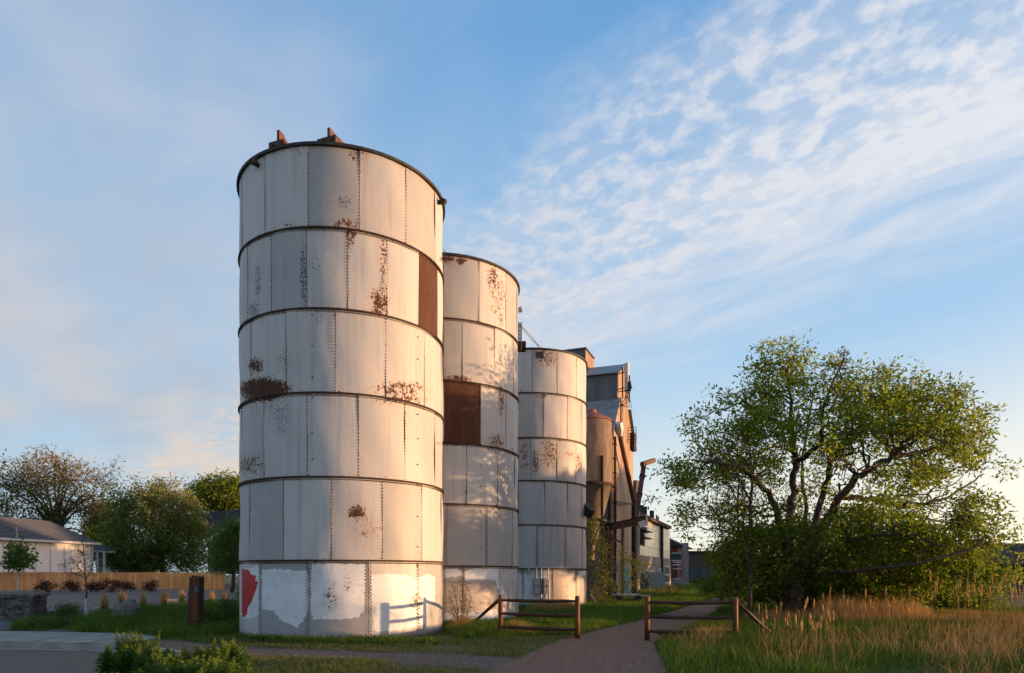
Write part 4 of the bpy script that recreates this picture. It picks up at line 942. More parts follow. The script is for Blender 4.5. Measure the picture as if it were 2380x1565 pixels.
footprints = []
def blocked(x, y):
    x = x + rng.normal(size=len(x)) * .10 + .06 * fbm(x, y, 2.5, 77); y = y + rng.normal(size=len(y)) * .22 + .12 * fbm(x, y, 2.1, 78)
    b = inpoly(trail_p, x, y) | inpoly(side_p, x, y) | inpoly(lot_p, x, y) | inpoly(side_walk, x, y) | inpoly(road_poly, x, y)
    for s_ in SILOS: b |= (x - s_['c'][0]) ** 2 + (y - s_['c'][1]) ** 2 < (RAD + .03) ** 2
    return b
def scatter(poly, n):
    xs = [p[0] for p in poly]; ys = [p[1] for p in poly]; out = []
    got = 0
    while got < n:
        x = rng.uniform(min(xs), max(xs), n * 2); y = rng.uniform(min(ys), max(ys), n * 2); k = inpoly(poly, x, y) & ~blocked(x, y)
        out.append(np.stack([x[k], y[k]], 1)); got += k.sum()
        if k.sum() == 0: break
    return np.concatenate(out)[:n]
def fbm(x, y, s, seed=0):
    r2 = np.random.default_rng(seed); v = np.zeros_like(x)
    for o in range(5):
        a = r2.uniform(0, 6.3); k = s * 1.7 ** o; v += np.sin((x * math.cos(a) + y * math.sin(a)) * k + r2.uniform(0, 6)) * np.cos((y * math.cos(a * 1.7) - x * math.sin(a * 1.7)) * k * .8 + r2.uniform(0, 6)) * .7 ** o
    return v / 2.0
def gpoly(pts): return [(q_.x, q_.y) for q_ in (gp(*p) for p in pts)]
def pts3(xy, z=0): return np.concatenate([xy, np.full((len(xy), 1), float(z))], 1)

# short worn lawn between side path and camera, and round the silos
def lawn(poly, n, h0, h1, seed, tlo=.0, thi=1.0, mt='lawn', dens=0.35, wid=.011):
    xy = scatter(poly, n); f = fbm(xy[:, 0], xy[:, 1], 1.1, seed); keep = f + rng.normal(size=len(xy)) * .35 > -dens; xy = xy[keep]; f = f[keep]
    h = rng.uniform(h0, h1, len(xy)) * np.clip(.8 + .5 * f, .4, 1.6)
    t = np.clip((tlo + thi) / 2 - .22 * f + rng.normal(size=len(xy)) * .22, 0, 1)
    return tag(grass('grass', pts3(xy), h, wid, .45, t, M[mt]), kind='stuff')
lawn(gpoly([(440, 1522), (1250, 1545), (1130, 1600), (400, 1600)]), 26000, .05, .12, 1, .2, .9, dens=.15)
lawn(gpoly([(380, 1487), (560, 1462), (1100, 1440), (1345, 1440), (1345, 1480), (1210, 1532), (560, 1506)]), 42000, .06, .14, 2, .1, .75, dens=.5)
# deeper grass round the left fence, along the shells and behind
lawn(gpoly([(1020, 1462), (1060, 1440), (1200, 1425), (1340, 1425), (1345, 1476), (1200, 1482), (1060, 1490)]), 26000, .16, .34, 3, .05, .55, 'grass', .9, .013)
lawn(gpoly([(1180, 1440), (1200, 1415), (1360, 1400), (1500, 1392), (1600, 1386), (1690, 1378), (1640, 1398), (1480, 1446), (1345, 1476)]), 42000, .18, .42, 4, .1, .7, 'grass', 1.2, .018)
lawn(gpoly([(555, 1478), (600, 1478), (850, 1493), (1000, 1482), (1030, 1462), (1030, 1472), (900, 1502), (640, 1497), (540, 1486)]), 9000, .08, .24, 5, .1, .6, 'grass', .7, .012)
# right of the trail: green foreground grass
lawn(gpoly([(1520, 1498), (1580, 1472), (1640, 1440), (1700, 1400), (2600, 1420), (3200, 1480), (2700, 1640), (1560, 1640), (1545, 1545)]), 120000, .14, .40, 6, .0, .5, 'grass', .9, .013)
lawn(gpoly([(1690, 1402), (1705, 1378), (1850, 1374), (1900, 1400), (1700, 1420)]), 9000, .2, .45, 7, .0, .5, 'grass', 1, .02)
# far verge by the office building
lawn(gpoly([(1470, 1396), (1480, 1372), (1690, 1366), (1800, 1368), (1690, 1378), (1600, 1388)]), 16000, .35, .75, 8, .1, .9, 'grass', 1.2, .03)
# planting bed on the left
lawn(gpoly([(200, 1446), (330, 1424), (560, 1410), (565, 1470), (480, 1486), (380, 1486), (330, 1478), (190, 1470)]), 42000, .18, .55, 9, .0, .55, 'grass', 1.0, .014)
lawn(gpoly([(20, 1466), (80, 1440), (210, 1440), (220, 1472)]), 7000, .12, .38, 10, .0, .6, 'grass', .3, .013)
lawn(gpoly([(400, 1402), (570, 1400), (570, 1378), (420, 1384)]), 6000, .2, .5, 11, .1, .7, 'grass', .8, .03)

def stones(name, poly, n, smin, smax, m, edge=None):
    xs = [p[0] for p in poly]; ys = [p[1] for p in poly]; x = rng.uniform(min(xs), max(xs), n * 6); y = rng.uniform(max(min(ys), 10.5), min(max(ys), 34), n * 6); k = inpoly(poly, x, y); x, y = x[k], y[k]
    if edge: k = edist(poly, x, y) < edge * rng.random(len(x)) ** 1.5 + .01; x, y = x[k], y[k]
    x, y = x[:n], y[:n]; n = len(x); s = rng.uniform(smin, smax, n)[:, None]; P = np.stack([x, y, np.full(n, .014)], 1); a = rng.random(n) * 6.28
    e1 = np.stack([np.cos(a), np.sin(a), 0 * a], 1) * s; e2 = np.stack([-np.sin(a), np.cos(a), 0 * a], 1) * s * rng.uniform(.5, 1, n)[:, None]; up = np.array([[0, 0, 1.]]) * s * rng.uniform(.4, .9, n)[:, None]
    V = np.stack([P - e1, P - e2, P + e1, P + e2, P + up + e1 * .2], 1).reshape(-1, 3); b = np.arange(n)[:, None] * 5
    return tag(mesh_obj(name, V, {3: np.concatenate([b + np.array([[i, (i + 1) % 4, 4]]) for i in range(4)])}, m), kind='stuff')
stones('gravel', trail_p, 9000, .006, .020, M['pebble']); stones('gravel', trail_p, 2500, .01, .03, M['pebble'], .5)
stones('gravel', side_p, 4000, .006, .018, M['pebble']); stones('gravel', bed_p, 4000, .012, .04, M['boulder'])
# dry tall grass on the right
def dry(poly, n, h0, h1, seed, lean=.22, w=.008, bias=(0, 0), dens=.4, tl=.0, slope=0.0):
    xy = scatter(poly, n); f = fbm(xy[:, 0], xy[:, 1], .9, seed); k = f + rng.normal(size=len(xy)) * .3 > -dens; xy = xy[k]
    h = rng.uniform(h0, h1, len(xy)) * np.clip(.45 + edist(poly, xy[:, 0], xy[:, 1]) * 1.1, .45, 1) * (1 - slope * np.clip((xy[:, 0] - 4) / 16, 0, 1)) * np.clip(1 + .22 * fbm(xy[:, 0], xy[:, 1], 1.7, seed + 5), .6, 1.3); t = np.clip(rng.normal(.45 + tl, .25, len(xy)), 0, 1)
    o = tag(grass('dry_grass', pts3(xy), h, w, lean, t, M['dry'], bias=bias), kind='stuff')
    return o
dry(gpoly([(1700, 1440), (1860, 1428), (2150, 1428), (2420, 1432), (3000, 1440), (3000, 1480), (2420, 1464), (1760, 1452)]), 30000, .26, .62, 21, .24, w=.011, dens=.45, slope=.5)
dry(gpoly([(1880, 1432), (2160, 1428), (2170, 1450), (1890, 1452)]), 5200, .70, 1.25, 22, .12, w=.013, dens=.7, slope=.45)
dry(gpoly([(2150, 1480), (2420, 1452), (2900, 1450), (2900, 1620), (2140, 1620)]), 9000, .25, .62, 23, .6, w=.009, dens=.3)
dry(gpoly([(1700, 1490), (2200, 1470), (2300, 1560), (1750, 1570)]), 1800, .25, .6, 24, .5, w=.009, dens=.2)
dry(gpoly([(1560, 1560), (1540, 1500), (1640, 1470), (1730, 1470), (1700, 1530)]), 1800, .2, .5, 26, .5, w=.009, dens=.2)
dry(gpoly([(1040, 1475), (1060, 1440), (1100, 1440), (1100, 1470)]), 1500, .25, .6, 25, .4, w=.010, dens=1)
dry(gpoly([(1155, 1478), (1160, 1462), (1250, 1464), (1240, 1480)]), 1000, .25, .5, 27, .6, w=.009, dens=1)
dry(gpoly([(1210, 1432), (1230, 1418), (1345, 1416), (1370, 1428)]), 2800, .25, .55, 28, .2, w=.014, dens=.8)
dry(gpoly([(570, 1484), (850, 1496), (850, 1504), (570, 1494)]), 700, .1, .3, 29, .4, w=.008, dens=.4)
dry(gpoly([(1480, 1385), (1545, 1376), (1580, 1372), (1580, 1384)]), 2500, .3, .8, 30, .25, w=.03, dens=.6)

dry(gpoly([(2440, 1470), (3700, 1466), (3700, 1640), (2500, 1640), (2450, 1500)]), 11000, .25, .5, 33, .2, w=.014, dens=1)  # stand added out of view to block low sun from the grass
# scattered tall reed stalks with seed heads
def reeds(poly, n, h0, h1):
    xy = scatter(poly, n); b = MB(); P, D, T = [], [], []
    for x, y in xy:
        h_ = random.uniform(h0, h1); lx, ly = random.gauss(0, .10) * h_, random.gauss(0, .08) * h_
        b.tube([(x, y, 0), (x + lx * .4, y + ly * .4, h_ * .6), (x + lx, y + ly, h_)], [.007, .005, .003], 3, False)
        for k in range(7):
            P.append((x + lx * (.8 + .03 * k), y + ly * (.8 + .03 * k), h_ * (.84 + .025 * k))); D.append((lx * .5 + random.gauss(0, .12), ly * .5 + random.gauss(0, .12), 1)); T.append(random.random())
    nb = len(b.v); P, D = np.array(P), unit(np.array(D)); n_ = len(P); s = unit(np.cross(D, unit(rng.normal(size=(n_, 3))))) * .012
    V = np.stack([P, P + D * .05 + s, P + D * .14, P + D * .05 - s], 1).reshape(-1, 3)
    b.f = list(b.f); b.add(V.tolist(), [tuple(range(4 * i, 4 * i + 4)) for i in range(n_)])
    b.a['tint'] = [.5] * nb + np.repeat(T, 4).tolist()
    return tag(b.build('reed_stalk', M['dry']), kind='stuff')
reeds(gpoly([(2100, 1460), (2420, 1440), (2800, 1440), (2800, 1520), (2150, 1500)]), 120, .9, 1.7)
reeds(gpoly([(1780, 1470), (2150, 1450), (2150, 1500), (1800, 1520)]), 26, .7, 1.2)
reeds(gpoly([(1740, 1580), (1760, 1500), (1960, 1500), (1960, 1580)]), 24, .6, .95)


# ---- trees
def smooth_path(pts, n):
    pts = np.array([list(p) for p in pts], float); m = len(pts); t = np.linspace(0, m - 1, n); out = []
    for u in t:
        i = min(int(u), m - 2); f = u - i; p0, p1, p2, p3 = pts[max(i - 1, 0)], pts[i], pts[i + 1], pts[min(i + 2, m - 1)]
        out.append(.5 * (2 * p1 + (p2 - p0) * f + (2 * p0 - 5 * p1 + 4 * p2 - p3) * f * f + (3 * p1 - p0 - 3 * p2 + p3) * f ** 3))
    return np.array(out)
def make_tree(name, label, cat, group, base, poly, Yc, thick, limbs, nsec, ncl, nleaf, lsize, lmat, bmat='bark', seed=1, spread=.38, tint=(.5, .25), twr=.008, shell=.0, toptint=None, droop=-.15, leafprob=1.0, ctag='crown', clump=None, thin=(), extra=None, inset=1.0):
    """limbs: list of (points, r0, r1); poly: crown outline in print coordinates at depth Yc; thick: half depth"""
    r2 = np.random.default_rng(seed); rr = random.Random(seed)
    root = thing(name, label, cat, base, group); tb = MB()
    nodes, nr = [], []
    for pts, ra, rb_ in limbs:
        n = max(8, 5 * len(pts)); sp2_ = smooth_path(pts, n); sp2_[1:] += r2.normal(size=(n - 1, 3)) * ra * .25
        rad = np.linspace(ra, rb_, n); tb.tube(sp2_, rad.tolist(), 8 if ra > .08 else 5)
        nodes.extend(sp2_[2:].tolist()); nr.extend(rad[2:].tolist())
    px_ = np.array(poly, float); m2 = np.stack([(px_[:, 0] - CX) / FP * Yc, EYE + (HZ - px_[:, 1]) / FP * Yc], 1); x0, z0 = m2.min(0); x1, z1 = m2.max(0)
    T0 = min(thick, 99); INS = inset * (.55 * spread + (.7 * clump[1] if clump else 0)); full = m2
    def sample(n, sh, m2=m2, Yo=0.0, T0=T0):
        out = []; x0, z0 = m2.min(0); x1, z1 = m2.max(0)
        while len(out) < n:
            u, z = r2.uniform(x0, x1, 4 * n), r2.uniform(z0, z1, 4 * n); k = inpoly(m2, u, z); u, z = u[k], z[k]
            e = edist(m2, u, z); k = e > INS * r2.uniform(.3, 1.2, len(u)); u, z, e = u[k], z[k], e[k]; hd = np.minimum(T0, .35 + e * 1.3); v = r2.uniform(-1, 1, len(u)); v = np.sign(v) * abs(v) ** (1 - sh)
            out.extend(np.stack([u, Yc + Yo + v * hd, z], 1).tolist())
        return np.array(out[:n])
    def connect(targets, rfac, nseg, jit):
        N = np.array(nodes); Rn = np.array(nr); new_n, new_r = [], []
        trunk = np.array(base, float)
        for tpt in targets:
            dd = np.linalg.norm(N - tpt, axis=1); pen = np.where(N[:, 2] > tpt[2] + .3, .8, 0) + np.where(np.linalg.norm(N[:, :2] - trunk[:2], axis=1) > np.linalg.norm(tpt[:2] - trunk[:2]) + .2, .8, 0)
            i = int(np.argmin(dd + pen * dd)); p0 = N[i]; L = dd[i]
            r0_ = max(min(Rn[i] * .75, rfac * (.4 + L * .35)), twr * .7)
            t = np.linspace(0, 1, nseg + 1)[:, None]; mid_lift = np.array([0, 0, 1.0]) * L * rr.uniform(.0, .22)
            path = p0 * (1 - t) + tpt * t + mid_lift * (4 * t * (1 - t)) + r2.normal(size=(nseg + 1, 3)) * jit * L * (t * (1 - t) * 4)
            rad = np.linspace(r0_, max(twr * .6, r0_ * .35), nseg + 1); tb.tube(path, rad.tolist(), 5 if r0_ > .03 else 3, False)
            new_n.extend(path[1:].tolist()); new_r.extend(rad[1:].tolist())
        nodes.extend(new_n); nr.extend(new_r)
    connect(sample(nsec, shell), .035, 6, .07)
    if clump:
        K = sample(int(ncl / clump[0]), shell); connect(K, .02, 5, .08); C = np.repeat(K, clump[0], 0) + r2.normal(size=(len(K) * clump[0], 3)) * clump[1]
    else: C = sample(ncl, shell)
    if thin:
        sx, sy = CX + FP * C[:, 0] / Yc, HZ - FP * (C[:, 2] - EYE) / Yc; kp = np.ones(len(C), bool)
        for tx, ty, ta, tb_, pr_ in thin: kp &= ~((((sx - tx) / ta) ** 2 + ((sy - ty) / tb_) ** 2 < 1) & (r2.random(len(C)) > pr_))
        bare = C[~kp]; C = C[kp]; connect(bare[::2], .010, 4, .10)
    if extra:
        p2 = np.array(extra[0], float); C2 = sample(extra[1], shell, np.stack([(p2[:, 0] - CX) / FP * Yc, EYE + (HZ - p2[:, 1]) / FP * Yc], 1), 2.9, 2.4); C = np.concatenate([C, C2])
    connect(C, .012, 4, .08)
    LP, LD, LT = [], [], []
    cz = (C[:, 2] - z0) / (z1 - z0)
    # short twigs and leaves at every cluster
    for ci, cpt in enumerate(C):
        if r2.random() > leafprob: ntw = 2; nl = int(nleaf * .15)
        else: ntw = 3; nl = int(nleaf * r2.uniform(.5, 1.5))
        for k in range(ntw):
            d = unit(r2.normal(size=3) + np.array([0, 0, .35])); tb.tube([cpt, cpt + d * spread * r2.uniform(.6, 1.5)], [twr * .7, twr * .4], 3, False)
        off = r2.normal(size=(nl, 3)) * spread * np.array([1, 1, .75]) * .62; LP.append(cpt + off)
        LD.append(unit(off / spread + r2.normal(size=(nl, 3)) * .6 + np.array([0, 0, droop])))
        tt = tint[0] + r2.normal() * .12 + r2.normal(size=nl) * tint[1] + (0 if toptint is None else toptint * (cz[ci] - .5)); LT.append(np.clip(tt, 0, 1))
    tb.build('trunk', M[bmat], root, smooth=True)
    LP, LD, LT = np.concatenate(LP), np.concatenate(LD), np.concatenate(LT)
    k = LP[:, 2] > .05; LP, LD, LT = LP[k], LD[k], LT[k]
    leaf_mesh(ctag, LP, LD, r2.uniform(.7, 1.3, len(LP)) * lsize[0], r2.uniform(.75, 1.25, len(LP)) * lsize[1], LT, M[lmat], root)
    return root

# the big tree: limbs traced as space curves (print x, y, depth offset)
YT = 24.8
def zt(p, dy): return at((1580 + p[0] / 2.0065) * .952, (780 + p[1] / 2.0065) * .952, YT + dy)
tb0 = zt((722, 1460), 0); tb0.z = 0
def limb(L, r0_, r1_): return ([zt(p[:2], p[2]) for p in L], r0_, r1_)
LM = [([tb0 - Vector((0, 0, .2)), zt((725, 1400), 0), zt((735, 1290), 0)], .30, .24),
      ([tb0 + Vector((-.45, .2, -.1)), zt((690, 1380), .3), zt((715, 1270), .1)], .15, .14),
      limb([(735, 1300, 0), (650, 1000, -.6), (600, 870, -1), (520, 780, -1.4), (400, 710, -2), (230, 690, -2.6)], .15, .03),
      limb([(735, 1290, 0), (700, 1000, .4), (725, 750, .8), (710, 600, 1.2), (690, 540, 1.2), (560, 460, 1.6), (440, 380, 2)], .17, .03),
      limb([(725, 730, .8), (720, 600, .2), (700, 400, -.4), (690, 170, -.6)], .11, .025),
      limb([(740, 1280, 0), (800, 1080, .8), (870, 820, 1.6), (920, 660, 2.0), (1060, 530, 2.6), (1110, 260, 3.0)], .17, .03),
      limb([(735, 700, .8), (850, 600, -.6), (860, 450, -1.2), (970, 180, -1.4)], .10, .022),
      limb([(760, 1250, 0), (850, 1050, -.6), (940, 870, -1.4), (1080, 740, -2), (1200, 670, -2.4), (1280, 590, -2.6), (1450, 430, -2.6)], .19, .035),
      limb([(760, 1270, 0), (900, 1120, -1.2), (1050, 1070, -2), (1250, 1060, -2.8), (1480, 1120, -3.4)], .11, .025),
      limb([(760, 1220, 0), (1000, 1180, 1), (1300, 1250, 1.6), (1650, 1290, 2)], .12, .03),
      limb([(1200, 670, -2.4), (1400, 640, -1.4), (1590, 560, -.6)], .10, .025),
      limb([(940, 870, -1.4), (1100, 880, 0), (1300, 920, 1.2), (1500, 860, 2), (1640, 760, 2.2)], .11, .025),
      limb([(760, 1230, 0), (1000, 1050, 2.4), (1250, 960, 4), (1500, 1000, 5)], .12, .03),
      limb([(735, 1280, 0), (600, 1150, 2), (430, 1050, 3), (250, 1020, 3.6)], .10, .022),
      limb([(760, 1260, 0), (1050, 1230, -2.0), (1350, 1190, -3), (1700, 1090, -3)], .10, .022),
      limb([(740, 1250, 0), (780, 1000, 3), (760, 700, 4.6), (820, 350, 5)], .13, .03)]
crown = [(60, 880), (140, 700), (180, 620), (240, 560), (205, 460), (260, 370), (330, 300), (430, 285), (490, 200), (480, 170), (540, 75), (640, 60), (700, 60), (770, 100), (800, 150), (880, 150), (960, 90), (1010, 50), (1055, 80), (1070, 200), (1095, 170), (1160, 125), (1220, 160), (1325, 170), (1350, 260), (1450, 235), (1510, 260), (1560, 330), (1600, 380), (1640, 480), (1665, 510), (1630, 600), (1660, 690), (1620, 760), (1600, 820), (1660, 880), (1740, 960), (1760, 1080), (1780, 1170), (1810, 1230), (1760, 1330), (1600, 1390), (1300, 1400), (900, 1400), (620, 1330), (420, 1330), (250, 1250), (330, 1100), (180, 1130), (90, 1060), (140, 960)]
crown = [((1580 + x / 2.0065) * .952, (780 + y / 2.0065) * .952) for x, y in crown]
crown = [(x - 18 * max(0, x - 1880) / 420, y + 38 * (HZ - y) / 565) for x, y in crown]
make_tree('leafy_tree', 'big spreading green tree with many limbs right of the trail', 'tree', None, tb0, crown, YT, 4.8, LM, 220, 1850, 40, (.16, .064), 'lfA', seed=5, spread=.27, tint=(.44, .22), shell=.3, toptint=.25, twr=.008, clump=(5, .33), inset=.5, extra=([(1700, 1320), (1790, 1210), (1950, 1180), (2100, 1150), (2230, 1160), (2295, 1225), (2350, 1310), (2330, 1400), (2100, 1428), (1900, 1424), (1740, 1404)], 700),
          thin=((1740, 1165, 150, 70, .25), (2080, 1180, 110, 45, .3), (1900, 1090, 110, 60, .45), (1640, 1230, 60, 60, .4)))
# slim stems that grow beside it
for i, (x0, xt, yt, lab, r0_) in enumerate(((503, 480, 470, 'slim young tree standing just left of the big tree trunk', .085), (440, 425, 800, 'thin sapling between the trail and the slim young tree', .05))):
    b0 = zt((x0, 1420), -1.5 + i); b0.z = 0
    lim = [([b0, zt((x0 + 4, 1000), -1.5 + i), zt((x0 + 8, 760), -1.5 + i), zt((xt, yt), -1.5 + i)], r0_, .015), ([zt((x0 + 6, 900), -1.5 + i), zt((x0 - 90, 700), -2), zt((x0 - 130, 560), -2)], r0_ * .5, .012)]
    po_ = [(x0 - 230, 880), (x0 - 150, 620), (xt - 60, yt), (xt + 40, yt - 20), (x0 + 110, 700), (x0 + 120, 1000), (x0 + 60, 1300), (x0 - 60, 1330), (x0 - 180, 1200)] if i == 0 else [(x0 - 110, 1150), (x0 - 80, 900), (xt, yt), (x0 + 70, 900), (x0 + 80, 1200), (x0, 1380), (x0 - 60, 1360)]
    po_ = [((1580 + x / 2.0065) * .952, (780 + y / 2.0065) * .952) for x, y in po_]
    make_tree('slim_tree', lab, 'tree', None, b0, po_, YT - 1.5 + i, 1.6, lim, 22, 120 - 50 * i, 26, (.13, .05), 'lfA', seed=11 + i, spread=.34, tint=(.45, .22))
# understory bushes beneath the tree
for i, (x0, x1, y0, yb, Yb, lab) in enumerate(((1620, 1730, 1330, 1392, 42, 'dark green bush at the far bend of the trail under the tree'), (1880, 2090, 1295, 1436, 27, 'leafy bush in the dry grass right of the big trunk'), (2060, 2318, 1285, 1430, 29, 'broad leafy bush at the right under the low limbs'))):
    xm = (x0 + x1) / 2; b0 = at(xm, yb, Yb); b0.z = 0
    po_ = [(x0, yb - 20), (x0 + 10, (y0 + yb) / 2), (xm - 30, y0 + 8), (xm + 25, y0), (x1 - 8, (y0 + yb) / 2 - 8), (x1, yb - 14), (xm, yb)]
    lim = [([b0, at(xm + dx * .4, (yb + y0) / 2, Yb), at(xm + dx, y0 + 18, Yb + random.uniform(-1, 1))], .04, .012) for dx in (-(x1 - x0) * .35, 0, (x1 - x0) * .33)]
    make_tree('bush', lab, 'bush', 'bushes under the big tree', b0, po_, Yb, 1.6, lim, 24, 420 if i else 110, 34, (.14, .06), 'lfA' if i else 'lfC', seed=31 + i, spread=.36, tint=(.35, .22))

# climbing vines and sapling beside the bins
def brush(name, lab, cat, poly, Yc, thick, stems, ncl, nleaf, ls, lm, seed, spread=.3, nsec=14, tint=(.5, .25), group=None, bmat='twig', twr=.008, base=None, leafprob=1.0):
    xs = [p[0] for p in poly]; yb = max(p[1] for p in poly); b0 = base or at(sum(xs) / len(xs), yb, Yc); b0 = Vector(b0); b0.z = 0
    lim = [([Vector((at(x, 0, Yc + dy).x, Yc + dy, 0)), at((x + x2) / 2 + 3, (yb + y2) / 2, Yc + dy), at(x2, y2, Yc + dy)], r_, .01) for x, x2, y2, dy, r_ in stems]
    return make_tree(name, lab, cat, group, b0, poly, Yc, thick, lim, nsec, ncl, nleaf, ls, lm, bmat, seed, spread, tint, twr, leafprob=leafprob)
brush('climbing_vine', 'tangled climbing vine covering the legs of the hopper bin', 'vine', [(1364, 1400), (1363, 1210), (1372, 1190), (1392, 1200), (1402, 1230), (1412, 1290), (1418, 1340), (1412, 1400)], 36.6, .8,
      [(1368, 1372, 1200, 0, .03), (1380, 1376, 1260, .3, .025), (1395, 1402, 1250, -.2, .025), (1408, 1398, 1320, .2, .02), (1385, 1402, 1340, .1, .02)], 95, 20, (.12, .06), 'lfV', 51, .25, 40)
brush('sapling', 'thin light-green sapling growing in front of the timber frame', 'sapling', [(1420, 1380), (1428, 1300), (1450, 1245), (1470, 1290), (1500, 1300), (1524, 1318), (1512, 1345), (1480, 1370), (1450, 1396)], 37.4, .8,
      [(1428, 1450, 1270, 0, .03), (1436, 1480, 1310, .2, .025), (1440, 1512, 1325, -.1, .025), (1430, 1428, 1310, 0, .02)], 55, 14, (.14, .06), 'lfV', 52, .27, 22)
brush('shrub', 'twiggy half-leafed shrub between the near and the middle silo', 'shrub', [(1046, 1452), (1040, 1390), (1052, 1352), (1072, 1344), (1092, 1356), (1098, 1392), (1110, 1420), (1092, 1452)], 19.3, .5,
      [(1066, 1052, 1360, 0, .012), (1070, 1074, 1348, .1, .012), (1074, 1096, 1390, -.1, .012), (1072, 1084, 1366, .1, .01), (1068, 1048, 1400, 0, .01)], 50, 9, (.07, .03), 'lfV', 53, .13, 16, (.55, .25), twr=.005)

# trees on the left
def auto_limbs(base, poly, Yc, r0_, n, seed, fork=.35):
    rr = random.Random(seed); xs = [p[0] for p in poly]; ys = [p[1] for p in poly]; cx = (base.x / base.y) * FP + CX; top = min(ys); yb = HZ + EYE * FP / base.y
    b0 = Vector((base.x, base.y, 0)); yf = yb + (top - yb) * fork; f = at(cx, yf, Yc); L = [([b0, (b0 + f) / 2 + Vector((.1, 0, 0)), f], r0_, r0_ * .8)]
    P = np.array(poly)
    for k in range(n):
        q_ = P[int((k + .5) * len(P) / n) % len(P)]; t = rr.uniform(.62, .82); tx, ty = cx + (q_[0] - cx) * t, yf + (q_[1] - yf) * t
        if ty > yf + 20: continue
        dy = rr.uniform(-2.5, 2.5); mid_ = at((cx + tx) / 2 + (cx - tx) * .12, (yf + ty) / 2 - 12, Yc + dy * .5); L.append(([f - Vector((0, 0, rr.uniform(0, .8))), mid_, at(tx, ty, Yc + dy)], r0_ * .5, .03))
    return L
def bg_tree(name, lab, xb, Yc, poly, r0_, nl, seed, thick, nsec, ncl, nleaf, ls, lm, **kw):  # toptint puts the sunlit crown tops into the leaf colour
    b0 = Vector(((xb - CX) / FP * Yc, Yc, 0)); return make_tree(name, lab, 'tree', 'trees behind the houses on the left', b0, poly, Yc, thick, auto_limbs(b0, poly, Yc, r0_, nl, seed), nsec, ncl, nleaf, ls, lm, seed=seed, **kw)
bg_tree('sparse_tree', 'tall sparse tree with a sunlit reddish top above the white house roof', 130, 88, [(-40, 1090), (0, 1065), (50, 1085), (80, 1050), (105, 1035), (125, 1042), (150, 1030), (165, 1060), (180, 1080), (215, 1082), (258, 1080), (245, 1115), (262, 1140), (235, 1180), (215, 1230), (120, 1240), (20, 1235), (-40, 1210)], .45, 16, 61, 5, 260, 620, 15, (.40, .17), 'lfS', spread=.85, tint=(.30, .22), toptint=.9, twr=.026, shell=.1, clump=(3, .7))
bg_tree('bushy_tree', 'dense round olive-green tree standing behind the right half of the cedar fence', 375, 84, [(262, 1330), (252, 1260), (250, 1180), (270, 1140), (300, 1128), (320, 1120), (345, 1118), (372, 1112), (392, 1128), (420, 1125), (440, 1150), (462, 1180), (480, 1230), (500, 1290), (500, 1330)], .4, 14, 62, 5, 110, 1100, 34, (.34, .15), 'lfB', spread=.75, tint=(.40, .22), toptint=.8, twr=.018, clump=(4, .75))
bg_tree('bushy_tree', 'light-green clump-crowned tree showing above the black roof next to the near silo', 505, 108, [(440, 1190), (436, 1150), (446, 1128), (468, 1112), (480, 1096), (500, 1105), (520, 1100), (545, 1108), (575, 1105), (600, 1120), (600, 1200), (560, 1205)], .5, 12, 63, 5, 80, 420, 30, (.45, .2), 'lfA', spread=1.1, tint=(.55, .2), twr=.025)
bg_tree('bushy_tree', 'dark leafy tree between the white house and the round olive tree', 235, 95, [(200, 1250), (205, 1200), (222, 1170), (250, 1160), (275, 1180), (290, 1230), (290, 1300), (250, 1320), (215, 1300)], .35, 10, 64, 4, 60, 420, 30, (.36, .16), 'lfC', spread=.9, tint=(.25, .2), twr=.02)
bg_tree('bushy_tree', 'small bright-green tree squeezed against the left edge of the near silo', 540, 60, [(498, 1330), (492, 1290), (500, 1250), (520, 1215), (548, 1200), (575, 1215), (590, 1330)], .18, 10, 65, 2, 40, 330, 30, (.22, .10), 'lfC', spread=.6, tint=(.5, .22), twr=.012)
# unseen trees added to keep the evening sun off the lower walls
for i, (X_, Y_, zt2, w_, lab) in enumerate(((33.0, 33.5, 7.0, 4.6, 'small round tree added out of view right of the big leafy tree'), (45, 46.4, 9.7, 6.6, 'broad shade tree added out of view right of the small round tree, further from the camera'), (53.5, 57.0, 10.9, 7.5, 'third added shade tree of the row beside the grey house'), (64.5, 70.5, 13.6, 8.0, 'fourth added shade tree of the row behind the grey house'), (76, 85.0, 15.0, 9.0, 'last and tallest added shade tree of the row past the grey house'))):
    xx, ff = CX + FP * X_ / Y_, FP / Y_; yy = lambda z_: HZ - (z_ - EYE) * ff
    zb_ = (3.3, 1.6, .6, .6, .6)[i]; po_ = [(xx - w_ * ff, yy(zb_)), (xx - w_ * 1.0 * ff, yy(zt2 * .62)), (xx - w_ * .55 * ff, yy(zt2 * .93)), (xx, yy(zt2)), (xx + w_ * .6 * ff, yy(zt2 * .9)), (xx + w_ * ff, yy(zt2 * .55)), (xx + w_ * .9 * ff, yy(zb_))]
    b0 = Vector((X_, Y_, 0)); make_tree('added_shade_tree', lab, 'tree', 'row of added shade trees past the right edge', b0, po_, Y_, w_ * 1.15, auto_limbs(b0, po_, Y_, .22, 10, 300 + i), 50, 950, 26, (.50, .30), 'lfA', seed=300 + i, spread=.75, tint=(.4, .2), twr=.015)
